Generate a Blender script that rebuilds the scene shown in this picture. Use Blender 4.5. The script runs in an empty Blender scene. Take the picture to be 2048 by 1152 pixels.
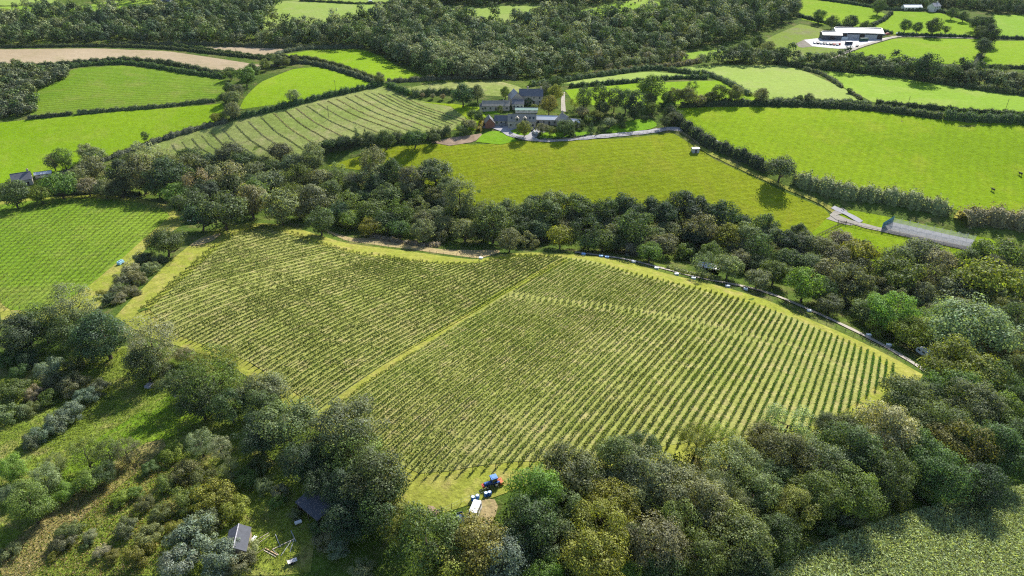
EXPO = 1.05
HAZE = 0.00002
import bpy, math, random
import numpy as np
from mathutils import Vector, Matrix
from mathutils.geometry import delaunay_2d_cdt
rnd = random.Random(7)
RS = np.random.RandomState(11)
scene = bpy.context.scene
COL = scene.collection
# ------------------------------------------------------------------ camera
FPX = 1384.0; PITCH = math.radians(29.5); CAMH = 110.0
_R = np.array([1.0, 0, 0]); _F = np.array([0, math.cos(PITCH), -math.sin(PITCH)]); _U = np.array([0, math.sin(PITCH), math.cos(PITCH)])
CAM = np.array([0, 0, CAMH])
def ray(px, py):
    return _F + _R * ((px - 1024) / FPX) + _U * ((576 - py) / FPX)
def project(P):
    q = np.asarray(P, float) - CAM
    z = q @ _F
    return 1024 + FPX * (q @ _R) / z, 576 - FPX * (q @ _U) / z, z
# ------------------------------------------------------------------ terrain height from survey points (picture x, y, height)
SURVEY = [
 (0,1152,-6),(300,1152,-4),(700,1152,-2),(1024,1152,-2),(1400,1152,-4),(1750,1152,-9),(2048,1152,-12),
 (0,950,-7),(250,950,-5),(480,940,-3),(0,780,-9),(200,780,-8),(400,800,-5),
 (985,970,0),(848,957,0),(656,831,-1),(500,724,-3.2),(348,672,-6),(283,622,-6),(150,640,-9),
 (1183,923,-1),(1400,885,-4.5),(1633,858,-10),(1785,752,-19),(1850,900,-15),(2048,850,-22),(2048,960,-17),
 (900,700,-5.5),(700,560,-11.5),(450,484,-15.5),(1024,640,-9.5),(1250,700,-7.5),(1450,740,-12),(1600,760,-15),
 (560,458,-18.5),(800,520,-18),(1126,517,-17.5),(1280,550,-18.5),(1488,603,-21.5),(1686,681,-24.5),
 (0,600,-13),(162,581,-13.5),(120,500,-15),(0,480,-16),(0,405,-19),(200,395,-19),(350,430,-19),
 (700,440,-23),(950,470,-24),(1200,480,-25.5),(1450,520,-28),(1700,590,-31),(1900,640,-33),(2048,720,-32),
 (60,362,-19),(400,350,-21),(300,290,-13),(100,330,-16),(0,250,-8),(220,225,-4),(450,205,-2),(300,150,3),(120,140,4),(0,140,4),
 (520,300,-12),(600,230,-4),(760,178,2),(880,220,-2),(640,160,3),(760,125,4),(480,110,5),(200,105,5),
 (680,330,-14),(940,390,-17),(1150,390,-17),(1450,410,-19),(900,290,-7),(1150,300,-7),(1300,310,-9),(1050,240,-2),(1000,190,2),
 (1360,265,-6),(1600,420,-21),(1660,440,-22),(1850,480,-25),(2048,450,-22),(1700,350,-14),(1950,350,-14),(1450,280,-7),(1400,215,0),(1700,220,0),(2048,245,-1),
 (1150,165,1),(1500,150,1),(1650,150,1),(1900,190,1),(2048,190,0),(1300,120,1),(1700,130,2),(1950,150,2),
 (1000,145,1),(900,110,2),(1200,80,6),(1450,60,9),(700,85,6),(300,80,6),(60,85,6),(1660,85,6),(1850,100,6),(2048,110,5),
 (0,30,15),(300,35,14),(640,35,14),(1000,30,15),(1300,15,18),(1600,20,15),(1800,45,11),(2048,50,11),
 (0,2,20),(300,2,20),(700,2,20),(1024,2,21),(1400,2,20),(1700,2,18),(2048,2,17)]
def plane_hit(px, py, h):
    r = ray(px, py); t = (CAMH - h) / -r[2]
    return CAM + r * t
_pts = [plane_hit(*s) for s in SURVEY]
_pts += [np.array(p, float) for p in [(-300,60,-14),(0,20,-6),(300,60,-24),(-300,-200,-14),(0,-200,-8),(300,-200,-20),(-420,160,-18),(420,200,-34),(-700,400,0),(700,400,-12),
  (-1100,1000,26),(-600,1200,34),(0,1250,36),(600,1200,34),(1100,1000,24),(-900,150,-10),(900,150,-30),(-1500,0,-10),(1500,0,-30),(0,-1200,-10),(-1200,-900,-10),(1200,-900,-20),
  (0,1900,60),(-1400,1700,60),(1400,1700,60),(-2200,900,40),(2200,900,30)]]
_P = np.array(_pts)
_S = 100.0
_c = _P[:, :2] / _S
def _phi(d2):
    return np.where(d2 > 1e-12, 0.5 * d2 * np.log(np.maximum(d2, 1e-12)), 0)
_n = len(_c)
_d2 = ((_c[:, None] - _c[None]) ** 2).sum(-1)
_A = np.zeros((_n + 3, _n + 3))
_A[:_n, :_n] = _phi(_d2) + np.eye(_n) * 0.02
_A[:_n, _n] = 1; _A[:_n, _n+1:] = _c
_A[_n, :_n] = 1; _A[_n+1:, :_n] = _c.T
_w = np.linalg.solve(_A, np.concatenate([_P[:, 2], np.zeros(3)]))
def hgt(x, y):
    x = np.atleast_1d(np.asarray(x, float)); y = np.atleast_1d(np.asarray(y, float))
    out = np.empty(x.size); xf = x.ravel() / _S; yf = y.ravel() / _S
    for i in range(0, x.size, 20000):
        a = xf[i:i+20000, None]; b = yf[i:i+20000, None]
        d2 = (a - _c[:, 0]) ** 2 + (b - _c[:, 1]) ** 2
        out[i:i+20000] = _phi(d2) @ _w[:_n] + _w[_n] + a[:, 0] * _w[_n+1] + b[:, 0] * _w[_n+2]
    return out.reshape(x.shape)
_T = np.geomspace(70, 2600, 420)
def hits(pxy, lift=0.0):
    """points on the ground (raised by lift) met first by the rays through the pixels"""
    pxy = np.asarray(pxy, float).reshape(-1, 2)
    lift = np.broadcast_to(np.asarray(lift, float), (len(pxy),))
    D = _F + _R * ((pxy[:, :1] - 1024) / FPX) + _U * ((576 - pxy[:, 1:]) / FPX)
    P = CAM + D[:, None, :] * _T[None, :, None]
    g = P[..., 2] - lift[:, None] - hgt(P[..., 0], P[..., 1])
    below = g < 0
    k = np.where(below.any(1), below.argmax(1), len(_T) - 1); k = np.maximum(k, 1)
    lo = _T[k-1]; hi = _T[k]
    for _ in range(22):
        m = (lo + hi) / 2; Q = CAM + D * m[:, None]
        b = Q[:, 2] - lift - hgt(Q[:, 0], Q[:, 1]) < 0
        hi = np.where(b, m, hi); lo = np.where(b, lo, m)
    Q = CAM + D * hi[:, None]
    Q[:, 2] = hgt(Q[:, 0], Q[:, 1])
    return Q, hi
def G(px, py, lift=0.0):
    Q, t = hits([(px, py)], lift)
    return Q[0], t[0]
# ------------------------------------------------------------------ helpers
def tag(o, label=None, cat=None, group=None, kind=None):
    if label: o['label'] = label
    if cat: o['category'] = cat
    if group: o['group'] = group
    if kind: o['kind'] = kind
    return o
def link(name, data, mat=None, parent=None):
    o = bpy.data.objects.new(name, data); COL.objects.link(o)
    if mat is not None and data is not None and len(data.materials) == 0: data.materials.append(mat)
    if parent is not None: o.parent = parent
    return o
def empty(name, loc, rz=0.0, s=1.0):
    o = bpy.data.objects.new(name, None); COL.objects.link(o)
    o.location = [float(v) for v in loc]; o.rotation_euler = (0, 0, rz); o.scale = (s, s, s); o.empty_display_size = 0.5
    return o
def np_mesh(name, V, F, smooth=False):
    """V (n,3), F (m,k) with one k"""
    V = np.asarray(V, np.float32); F = np.asarray(F, np.int32)
    me = bpy.data.meshes.new(name); m, k = F.shape
    me.vertices.add(len(V)); me.vertices.foreach_set('co', V.ravel())
    me.loops.add(m * k); me.loops.foreach_set('vertex_index', F.ravel())
    me.polygons.add(m); me.polygons.foreach_set('loop_start', np.arange(0, m * k, k, dtype=np.int32))
    me.update(calc_edges=True)
    if smooth: me.polygons.foreach_set('use_smooth', np.ones(m, bool))
    return me
def unit(v):
    return v / np.maximum(np.linalg.norm(v, axis=-1, keepdims=True), 1e-9)
def leaf_quads(C, N, size, rs, aspect=1.0):
    """one slightly folded leaf card per centre, facing N, turned at random"""
    n = len(C); N = unit(N)
    t = unit(np.cross(N, unit(rs.normal(size=(n, 3))))); b = np.cross(N, t)
    s = np.asarray(size).reshape(-1, 1) * 0.5
    sa = s * aspect
    k = rs.uniform(0.6, 1.15, (n, 4, 1))
    V = np.empty((n, 4, 3))
    V[:, 0] = C - t * s * k[:, 0]; V[:, 1] = C - b * sa * k[:, 1]; V[:, 2] = C + t * s * k[:, 2]; V[:, 3] = C + b * sa * k[:, 3]
    return V.reshape(-1, 3), np.arange(4 * n).reshape(-1, 4)
class MB:
    """collects boxes, prisms and tubes into one mesh"""
    def __init__(s): s.v = []; s.f = []
    def add(s, vs, fs):
        b = len(s.v); s.v += [tuple(float(c) for c in v) for v in vs]; s.f += [tuple(b + i for i in f) for f in fs]; return s
    def box(s, x0, x1, y0, y1, z0, z1, tx=0.0, ty=0.0):
        return s.add([(x0,y0,z0),(x1,y0,z0),(x1,y1,z0),(x0,y1,z0),(x0+tx,y0+ty,z1),(x1-tx,y0+ty,z1),(x1-tx,y1-ty,z1),(x0+tx,y1-ty,z1)],
                     [(3,2,1,0),(4,5,6,7),(0,1,5,4),(1,2,6,5),(2,3,7,6),(3,0,4,7)])
    def tube(s, a, b, ra, rb=None, n=7, cap=True):
        a = np.array(a, float); b = np.array(b, float); rb = ra if rb is None else rb
        d = unit(b - a); u = unit(np.cross(d, [0.31, 0.77, 0.55])); w = np.cross(d, u)
        A = [a + (u*math.cos(6.28318*i/n) + w*math.sin(6.28318*i/n))*ra for i in range(n)]
        B = [b + (u*math.cos(6.28318*i/n) + w*math.sin(6.28318*i/n))*rb for i in range(n)]
        fs = [(i, (i+1) % n, n + (i+1) % n, n + i) for i in range(n)]
        if cap: fs += [tuple(range(n-1, -1, -1)), tuple(range(n, 2*n))]
        return s.add(A + B, fs)
    def prism(s, prof, axis, a, b):
        """profile of (u,z) swept along x or y from a to b"""
        n = len(prof)
        P = [(a, u, z) if axis == 'x' else (u, a, z) for u, z in prof] + [(b, u, z) if axis == 'x' else (u, b, z) for u, z in prof]
        return s.add(P, [tuple(range(n)), tuple(range(2*n-1, n-1, -1))] + [(i, n+i, n+(i+1) % n, (i+1) % n) for i in range(n)])
    def mesh(s, name):
        me = bpy.data.meshes.new(name); me.from_pydata(s.v, [], s.f); me.update()
        import bmesh
        bm = bmesh.new(); bm.from_mesh(me); bmesh.ops.recalc_face_normals(bm, faces=bm.faces); bm.to_mesh(me); bm.free()
        return me
    def build(s, name, mat, parent=None):
        return link(name, s.mesh(name), mat, parent)
# ------------------------------------------------------------------ materials
def new_mat(name):
    m = bpy.data.materials.new(name); m.use_nodes = True
    nt = m.node_tree; nt.nodes.clear()
    out = nt.nodes.new('ShaderNodeOutputMaterial')
    return m, nt, out
def nd(nt, typ, **kw):
    n = nt.nodes.new(typ)
    for k, v in kw.items():
        if k.startswith('i_'):
            n.inputs[k[2:].replace('_', ' ')].default_value = v
        else: setattr(n, k, v)
    return n
def noise(nt, vec, scale, detail=3, rough=0.6, dist=0.0):
    n = nd(nt, 'ShaderNodeTexNoise'); n.inputs['Scale'].default_value = scale; n.inputs['Detail'].default_value = detail
    n.inputs['Roughness'].default_value = rough; n.inputs['Distortion'].default_value = dist
    nt.links.new(vec, n.inputs['Vector']); return n.outputs['Fac']
def ramp(nt, fac, stops):
    r = nd(nt, 'ShaderNodeValToRGB'); nt.links.new(fac, r.inputs['Fac'])
    el = r.color_ramp.elements
    while len(el) > len(stops): el.remove(el[-1])
    while len(el) < len(stops): el.new(0.5)
    for e, (p, c) in zip(el, stops):
        e.position = p; e.color = (*c, 1) if len(c) == 3 else c
    return r.outputs['Color']
def mixc(nt, fac, a, b, mode='MIX'):
    m = nd(nt, 'ShaderNodeMix', data_type='RGBA', blend_type=mode)
    for sock, v in ((m.inputs[0], fac), (m.inputs[6], a), (m.inputs[7], b)):
        if hasattr(v, 'is_linked'): nt.links.new(v, sock)
        elif isinstance(v, (int, float)): sock.default_value = v
        else: sock.default_value = (*v, 1)
    return m.outputs[2]
def math_n(nt, op, a, b=None):
    m = nd(nt, 'ShaderNodeMath', operation=op)
    for s, v in ((m.inputs[0], a), (m.inputs[1], b)):
        if v is None: continue
        if hasattr(v, 'is_linked'): nt.links.new(v, s)
        else: s.default_value = v
    return m.outputs[0]
def tcoord(nt, scale=None, rot=0.0):
    t = nd(nt, 'ShaderNodeTexCoord'); v = t.outputs['Object']
    if scale or rot:
        mp = nd(nt, 'ShaderNodeMapping'); nt.links.new(v, mp.inputs['Vector'])
        mp.inputs['Scale'].default_value = scale or (1, 1, 1); mp.inputs['Rotation'].default_value = (0, 0, rot); v = mp.outputs['Vector']
    return v
def grass_mat(name, a, b, c, stripe=None, grain=0.45, patch=(0.012, 0.09), bump=0.5):
    """turf: a main, b lighter patches, c worn or dry patches; stripe=(angle, width, strength) for mowing lines"""
    m, nt, out = new_mat(name); v = tcoord(nt)
    big = noise(nt, v, patch[0], 4, 0.6); mid = noise(nt, v, patch[1], 5, 0.65, 0.4); fine = noise(nt, v, 1.1, 4, 0.75); fine2 = noise(nt, v, 0.33, 3, 0.7)
    col = mixc(nt, ramp(nt, big, [(0.38, (0,0,0)), (0.64, (1,1,1))]), a, b)
    col = mixc(nt, ramp(nt, mid, [(0.5, (0,0,0)), (0.78, (1,1,1))]), col, c)
    if stripe:
        ang, wid, st = stripe
        v2 = tcoord(nt, None, ang)
        w = nd(nt, 'ShaderNodeTexWave', wave_type='BANDS', bands_direction='X'); w.inputs['Scale'].default_value = 0.314 / wid
        w.inputs['Distortion'].default_value = 3.0; w.inputs['Detail'].default_value = 3; w.inputs['Detail Scale'].default_value = 0.35; w.inputs['Detail Roughness'].default_value = 0.6
        nt.links.new(v2, w.inputs['Vector'])
        g = ramp(nt, w.outputs['Fac'], [(0.0, (1-st,)*3), (1.0, (1+st*0.4,)*3)])
        col = mixc(nt, 1.0, col, g, 'MULTIPLY')
    gr = ramp(nt, fine, [(0.25, (1-grain,)*3), (0.75, (1+grain*0.55,)*3)])
    col = mixc(nt, 1.0, col, gr, 'MULTIPLY')
    gr2 = ramp(nt, fine2, [(0.3, (1-grain*0.5,)*3), (0.7, (1+grain*0.3,)*3)])
    col = mixc(nt, 1.0, col, gr2, 'MULTIPLY')
    p = nd(nt, 'ShaderNodeBsdfPrincipled'); p.inputs['Roughness'].default_value = 0.95; p.inputs['Specular IOR Level'].default_value = 0.02
    nt.links.new(col, p.inputs['Base Color'])
    bm = nd(nt, 'ShaderNodeBump'); bm.inputs['Strength'].default_value = bump; bm.inputs['Distance'].default_value = 0.5
    hh = math_n(nt, 'ADD', fine, math_n(nt, 'MULTIPLY', fine2, 1.4)); nt.links.new(hh, bm.inputs['Height'])
    nt.links.new(bm.outputs['Normal'], p.inputs['Normal'])
    nt.links.new(p.outputs['BSDF'], out.inputs['Surface'])
    return m
def foliage_mat(name, attr=False, trans=0.40, var=0.6, warm=(1.22, 1.08, 0.6)):
    """leaves: colour from the object (or from a tree tint kept in the mesh), each leaf its own shade"""
    m, nt, out = new_mat(name)
    if attr:
        a = nd(nt, 'ShaderNodeAttribute', attribute_name='tint'); base = a.outputs['Color']
    else:
        oi = nd(nt, 'ShaderNodeObjectInfo'); base = oi.outputs['Color']
    g = nd(nt, 'ShaderNodeNewGeometry'); r = g.outputs['Random Per Island']
    br = ramp(nt, r, [(0.0, (1-var,)*3), (0.5, (1.0,)*3), (1.0, (1+var*1.15,)*3)])
    col = mixc(nt, 1.0, base, br, 'MULTIPLY')
    r2 = math_n(nt, 'FRACT', math_n(nt, 'MULTIPLY', r, 37.7))
    col = mixc(nt, ramp(nt, r2, [(0.55, (0,0,0)), (1.0, (0.75,)*3)]), col, mixc(nt, 1.0, col, warm, 'MULTIPLY'))
    v = tcoord(nt); cl = noise(nt, v, 0.9 if not attr else 0.12, 2, 0.5)
    col = mixc(nt, 1.0, col, ramp(nt, cl, [(0.3, (0.72,)*3), (0.7, (1.25,)*3)]), 'MULTIPLY')
    d = nd(nt, 'ShaderNodeBsdfDiffuse'); t = nd(nt, 'ShaderNodeBsdfTranslucent'); gl = nd(nt, 'ShaderNodeBsdfGlossy'); gl.inputs['Roughness'].default_value = 0.62
    gl.inputs['Color'].default_value = (0.9, 0.95, 1.0, 1)
    nt.links.new(col, d.inputs['Color'])
    tc = mixc(nt, 1.0, col, (1.25, 1.25, 0.55), 'MULTIPLY'); nt.links.new(tc, t.inputs['Color'])
    mx = nd(nt, 'ShaderNodeMixShader'); mx.inputs[0].default_value = trans
    nt.links.new(d.outputs[0], mx.inputs[1]); nt.links.new(t.outputs[0], mx.inputs[2])
    mg = nd(nt, 'ShaderNodeMixShader'); mg.inputs[0].default_value = 0.018
    nt.links.new(mx.outputs[0], mg.inputs[1]); nt.links.new(gl.outputs[0], mg.inputs[2])
    nt.links.new(mg.outputs[0], out.inputs['Surface'])
    return m
def plain_mat(name, col, rough=0.7, var=0.18, scale=1.5, spec=0.3, metal=0.0, obj_color=False, bump=0.0):
    m, nt, out = new_mat(name); v = tcoord(nt)
    p = nd(nt, 'ShaderNodeBsdfPrincipled'); p.inputs['Roughness'].default_value = rough; p.inputs['Specular IOR Level'].default_value = spec; p.inputs['Metallic'].default_value = metal
    n1 = noise(nt, v, scale, 5, 0.65)
    base = col
    if obj_color:
        oi = nd(nt, 'ShaderNodeObjectInfo'); base = oi.outputs['Color']
    c = mixc(nt, 1.0, base, ramp(nt, n1, [(0.25, (1-var,)*3), (0.75, (1+var,)*3)]), 'MULTIPLY')
    nt.links.new(c, p.inputs['Base Color'])
    if bump:
        bm = nd(nt, 'ShaderNodeBump'); bm.inputs['Strength'].default_value = bump; bm.inputs['Distance'].default_value = 0.05
        nt.links.new(n1, bm.inputs['Height']); nt.links.new(bm.outputs['Normal'], p.inputs['Normal'])
    nt.links.new(p.outputs['BSDF'], out.inputs['Surface'])
    return m
def ribbed_mat(name, a, b, axis, freq, rough=0.5, spec=0.4, metal=0.0):
    """sheet or boards: narrow lines along one axis"""
    m, nt, out = new_mat(name); v = tcoord(nt)
    w = nd(nt, 'ShaderNodeTexWave', wave_type='BANDS', bands_direction=axis); w.inputs['Scale'].default_value = freq * 0.314; w.inputs['Distortion'].default_value = 0.3
    nt.links.new(v, w.inputs['Vector'])
    n1 = noise(nt, v, 0.9, 5, 0.7)
    c = mixc(nt, ramp(nt, w.outputs['Fac'], [(0.0, (0,0,0)), (0.3, (1,1,1))]), b, a)
    c = mixc(nt, 1.0, c, ramp(nt, n1, [(0.3, (0.7,)*3), (0.7, (1.2,)*3)]), 'MULTIPLY')
    p = nd(nt, 'ShaderNodeBsdfPrincipled'); p.inputs['Roughness'].default_value = rough; p.inputs['Specular IOR Level'].default_value = spec; p.inputs['Metallic'].default_value = metal
    nt.links.new(c, p.inputs['Base Color'])
    nt.links.new(p.outputs['BSDF'], out.inputs['Surface'])
    return m
M = {}
M['leaf'] = foliage_mat('leaf')
M['woodleaf'] = foliage_mat('wood_leaf', attr=True, trans=0.22)
M['vineleaf'] = foliage_mat('vine_leaf', trans=0.45, var=0.6, warm=(1.55, 1.25, 0.5))
M['bark'] = plain_mat('bark', (0.075, 0.058, 0.042), 0.95, 0.4, 3.0, 0.1, bump=0.6)
M['post'] = plain_mat('post_wood', (0.11, 0.085, 0.065), 0.9, 0.3, 4.0, 0.1)
M['palepost'] = plain_mat('pale_wood', (0.36, 0.29, 0.21), 0.85, 0.25, 4.0, 0.1)
M['gravel'] = plain_mat('gravel', (0.30, 0.27, 0.225), 0.95, 0.28, 0.7, 0.1, bump=0.4)
M['earth'] = plain_mat('bare_earth', (0.24, 0.175, 0.12), 1.0, 0.4, 0.35, 0.05, bump=0.6)
M['tarmac'] = plain_mat('pale_tarmac', (0.30, 0.29, 0.30), 0.9, 0.16, 0.5, 0.2)
M['mud'] = plain_mat('farm_mud', (0.17, 0.15, 0.12), 0.95, 0.35, 0.25, 0.1, bump=0.4)
M['concrete'] = plain_mat('concrete', (0.42, 0.40, 0.39), 0.9, 0.2, 0.4, 0.2)
M['stone'] = plain_mat('stone_wall', (0.36, 0.325, 0.27), 0.9, 0.35, 1.6, 0.2, bump=0.5)
M['brick'] = plain_mat('red_brick', (0.24, 0.105, 0.07), 0.9, 0.3, 2.0, 0.2, bump=0.3)
M['render'] = plain_mat('cream_render', (0.62, 0.58, 0.50), 0.85, 0.1, 0.8, 0.2)
M['slate'] = ribbed_mat('slate_roof', (0.115, 0.115, 0.125), (0.07, 0.07, 0.08), 'Z', 3.0, 0.42, 0.9)
M['warmslate'] = ribbed_mat('lichen_slate_roof', (0.30, 0.265, 0.21), (0.2, 0.18, 0.15), 'Z', 3.0, 0.55, 0.4)
M['whitemetal'] = plain_mat('white_sheet', (0.60, 0.61, 0.63), 0.45, 0.08, 0.5, 0.5)
M['greymetal'] = ribbed_mat('grey_sheet_roof', (0.40, 0.39, 0.40), (0.28, 0.27, 0.28), 'X', 1.2, 0.5, 0.4)
M['darkmetal'] = ribbed_mat('dark_sheet', (0.07, 0.075, 0.09), (0.035, 0.04, 0.05), 'X', 3.0, 0.55, 0.3)
M['boards'] = ribbed_mat('timber_boards', (0.34, 0.27, 0.19), (0.2, 0.15, 0.1), 'Z', 6.0, 0.85, 0.1)
M['darkboards'] = ribbed_mat('dark_boards', (0.055, 0.045, 0.038), (0.025, 0.02, 0.018), 'Z', 4.0, 0.8, 0.1)
M['felt'] = plain_mat('roof_felt', (0.055, 0.06, 0.075), 0.75, 0.25, 1.2, 0.3)
M['glass'] = plain_mat('window_glass', (0.03, 0.04, 0.05), 0.12, 0.1, 0.5, 0.6)
M['greenglass'] = plain_mat('green_glazing', (0.30, 0.42, 0.33), 0.3, 0.12, 0.5, 0.5)
M['paint'] = plain_mat('paint', (0.5, 0.5, 0.5), 0.32, 0.04, 1.0, 0.5, obj_color=True)
M['matt'] = plain_mat('matt', (0.5, 0.5, 0.5), 0.75, 0.15, 2.0, 0.25, obj_color=True)
M['rubber'] = plain_mat('rubber', (0.02, 0.02, 0.021), 0.85, 0.2, 4.0, 0.2)
def ocol(o, c):
    o.color = (*c, 1.0); return o
# ------------------------------------------------------------------ ground sheet
def graded(lo, hi, segs):
    """segs: list of (from, to, step)"""
    out = []
    for a, b, s in segs: out += list(np.arange(a, b, s))
    return np.array(out + [segs[-1][1]])
xs = graded(0, 0, [(-4000, -1400, 260), (-1400, -640, 40), (-640, 640, 8), (640, 1400, 40), (1400, 4000, 260)])
ys = graded(0, 0, [(-3000, -400, 260), (-400, 40, 40), (40, 760, 8), (760, 1400, 32), (1400, 5000, 300)])
X, Y = np.meshgrid(xs, ys)
Zg = hgt(X, Y)
far_r = np.hypot(X, Y - 400); fade = np.clip((far_r - 1500) / 1200, 0, 1); Zg = Zg * (1 - fade) + 70 * fade
nx, ny = len(xs), len(ys)
idx = np.arange(nx * ny).reshape(ny, nx)
Fg = np.stack([idx[:-1, :-1], idx[:-1, 1:], idx[1:, 1:], idx[1:, :-1]], -1).reshape(-1, 4)
M['rough'] = grass_mat('rough_ground', (0.062, 0.105, 0.018), (0.105, 0.15, 0.022), (0.20, 0.165, 0.075), None, 0.6, (0.02, 0.11), 0.9)
g = link('ground', np_mesh('ground', np.stack([X, Y, Zg], -1).reshape(-1, 3), Fg, True), M['rough']); tag(g, kind='structure')
# ------------------------------------------------------------------ draped sheets
def resample(P, step):
    P = np.asarray(P, float); d = np.hypot(*(np.diff(P, axis=0)[:, :2].T)); s = np.concatenate([[0], np.cumsum(d)])
    n = max(2, int(math.ceil(s[-1] / step)) + 1); t = np.linspace(0, s[-1], n)
    return np.stack([np.interp(t, s, P[:, i]) for i in range(P.shape[1])], -1)
def smooth_line(pp, n=8):
    """Catmull-Rom through pixel points"""
    p = np.asarray(pp, float); q = np.vstack([2*p[0]-p[1], p, 2*p[-1]-p[-2]]); out = []
    for i in range(1, len(q) - 2):
        for k in range(n):
            t = k / n
            out.append(0.5*((2*q[i]) + (q[i+1]-q[i-1])*t + (2*q[i-1]-5*q[i]+4*q[i+1]-q[i+2])*t*t + (3*q[i]-q[i-1]-3*q[i+1]+q[i+2])*t**3))
    out.append(q[-2]); return np.array(out)
def inside(P, poly):
    P = np.asarray(P, float); poly = np.asarray(poly, float)
    x, y = P[:, 0], P[:, 1]; c = np.zeros(len(P), bool); j = len(poly) - 1
    for i in range(len(poly)):
        a, b = poly[i], poly[j]
        c ^= ((a[1] > y) != (b[1] > y)) & (x < (b[0]-a[0])*(y-a[1])/(b[1]-a[1]+1e-12) + a[0]); j = i
    return c
def drape(name, W, mat, off, step, kind='structure'):
    off = off * .5
    """W: closed outline on the ground (x,y)"""
    B = resample(np.vstack([W, W[:1]]), step)[:-1]
    lo = B.min(0); hi = B.max(0)
    gx, gy = np.meshgrid(np.arange(lo[0] + step/2, hi[0], step), np.arange(lo[1] + step/2, hi[1], step))
    I = np.stack([gx.ravel(), gy.ravel()], -1) + RS.uniform(-0.1, 0.1, (gx.size, 2)) * step
    I = I[inside(I, B)]
    if len(I):
        keep = np.ones(len(I), bool)
        for i in range(0, len(I), 4000):
            d2 = ((I[i:i+4000, None] - B[None]) ** 2).sum(-1).min(1); keep[i:i+4000] = d2 > (step * 0.45) ** 2
        I = I[keep]
    pts = [Vector((float(a), float(b))) for a, b in np.vstack([B, I])]
    n = len(B)
    v, e, f, *_ = delaunay_2d_cdt(pts, [(i, (i + 1) % n) for i in range(n)], [], 1, 1e-4)
    v = np.array([(p.x, p.y) for p in v]); z = hgt(v[:, 0], v[:, 1]) + off
    f = np.array([t for t in f if len(t) == 3])
    o = link(name, np_mesh(name, np.column_stack([v, z]), f, True), mat); tag(o, kind=kind)
    return o
def field(name, pix, mat, off=0.12, step=9.0, sm=0):
    p = smooth_line(list(pix) + [pix[0]], sm)[:-1] if sm else np.asarray(pix, float)
    Q, _ = hits(p); return drape(name, Q[:, :2], mat, off, step)
def strip(name, pix, width, mat, off=0.22, step=3.0, sm=6):
    """a path of given width (m) along a pixel line"""
    Q, _ = hits(smooth_line(pix, sm) if sm else pix); L = resample(Q[:, :2], step)
    d = unit(np.gradient(L, axis=0)); nrm = np.stack([-d[:, 1], d[:, 0]], -1)
    w = width * 0.5 * (1 + 0.12 * np.sin(np.arange(len(L)) * 1.7))[:, None]
    V = []; 
    for s in (-1, -0.4, 0.4, 1): V.append(L + nrm * w * s)
    V = np.stack(V, 1); n = len(L); P = V.reshape(-1, 2); z = hgt(P[:, 0], P[:, 1]) + off
    ii = np.arange(n * 4).reshape(n, 4)
    F = np.stack([ii[:-1, :-1], ii[:-1, 1:], ii[1:, 1:], ii[1:, :-1]], -1).reshape(-1, 4)[:, ::-1]
    o = link(name, np_mesh(name, np.column_stack([P, z]), F, True), mat); tag(o, kind='structure'); return o
GR = {}
GR['bright'] = grass_mat('bright_pasture', (0.150, 0.255, 0.008), (0.18, 0.28, 0.012), (0.21, 0.27, 0.03), None, 0.30, (0.008, 0.05), 0.35)
GR['lush'] = grass_mat('lush_pasture', (0.165, 0.262, 0.006), (0.195, 0.285, 0.009), (0.235, 0.285, 0.02), (0.5, 4.0, 0.045), 0.34, (0.009, 0.05), 0.4)
GR['olive'] = grass_mat('grazed_pasture', (0.170, 0.220, 0.008), (0.20, 0.245, 0.010), (0.22, 0.225, 0.02), (1.35, 3.2, 0.085), 0.40, (0.01, 0.06), 0.5)
GR['soft'] = grass_mat('ribbed_pasture', (0.115, 0.200, 0.014), (0.15, 0.225, 0.022), (0.185, 0.21, 0.045), (1.45, 3.4, 0.20), 0.36, (0.012, 0.05), 0.4)
GR['pale'] = grass_mat('pale_pasture', (0.205, 0.285, 0.055), (0.235, 0.30, 0.07), (0.26, 0.29, 0.10), None, 0.25, (0.006, 0.04), 0.3)
GR['far'] = grass_mat('far_pasture', (0.16, 0.27, 0.022), (0.20, 0.30, 0.035), (0.25, 0.30, 0.07), None, 0.25, (0.006, 0.03), 0.3)
GR['hay'] = grass_mat('mown_hay_field', (0.185, 0.235, 0.055), (0.24, 0.265, 0.085), (0.30, 0.27, 0.13), (2.2, 7.0, 0.06), 0.42, (0.02, 0.09), 0.4)
GR['stubble'] = grass_mat('stubble', (0.30, 0.235, 0.15), (0.345, 0.275, 0.185), (0.26, 0.22, 0.12), (1.5, 5.0, 0.06), 0.2, (0.01, 0.05), 0.3)
GR['vine'] = grass_mat('vineyard_turf', (0.215, 0.238, 0.058), (0.255, 0.258, 0.078), (0.36, 0.30, 0.14), None, 0.4, (0.03, 0.22), 0.5)
GR['head'] = grass_mat('headland_turf', (0.205, 0.235, 0.032), (0.25, 0.25, 0.05), (0.33, 0.265, 0.10), None, 0.42, (0.025, 0.14), 0.5)
GR['straw'] = grass_mat('dry_grass', (0.30, 0.235, 0.115), (0.34, 0.27, 0.14), (0.22, 0.22, 0.07), None, 0.4, (0.05, 0.25), 0.5)
GR['lawn'] = grass_mat('garden_lawn', (0.125, 0.25, 0.010), (0.15, 0.27, 0.014), (0.18, 0.26, 0.03), None, 0.25, (0.02, 0.1), 0.3)
GR['scruff'] = grass_mat('scrubby_meadow', (0.145, 0.20, 0.026), (0.195, 0.23, 0.036), (0.32, 0.25, 0.11), None, 0.6, (0.03, 0.14), 0.9)
GR['yard'] = grass_mat('poached_ground', (0.15, 0.21, 0.03), (0.17, 0.22, 0.04), (0.18, 0.16, 0.10), None, 0.3, (0.02, 0.06), 0.3)
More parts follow.
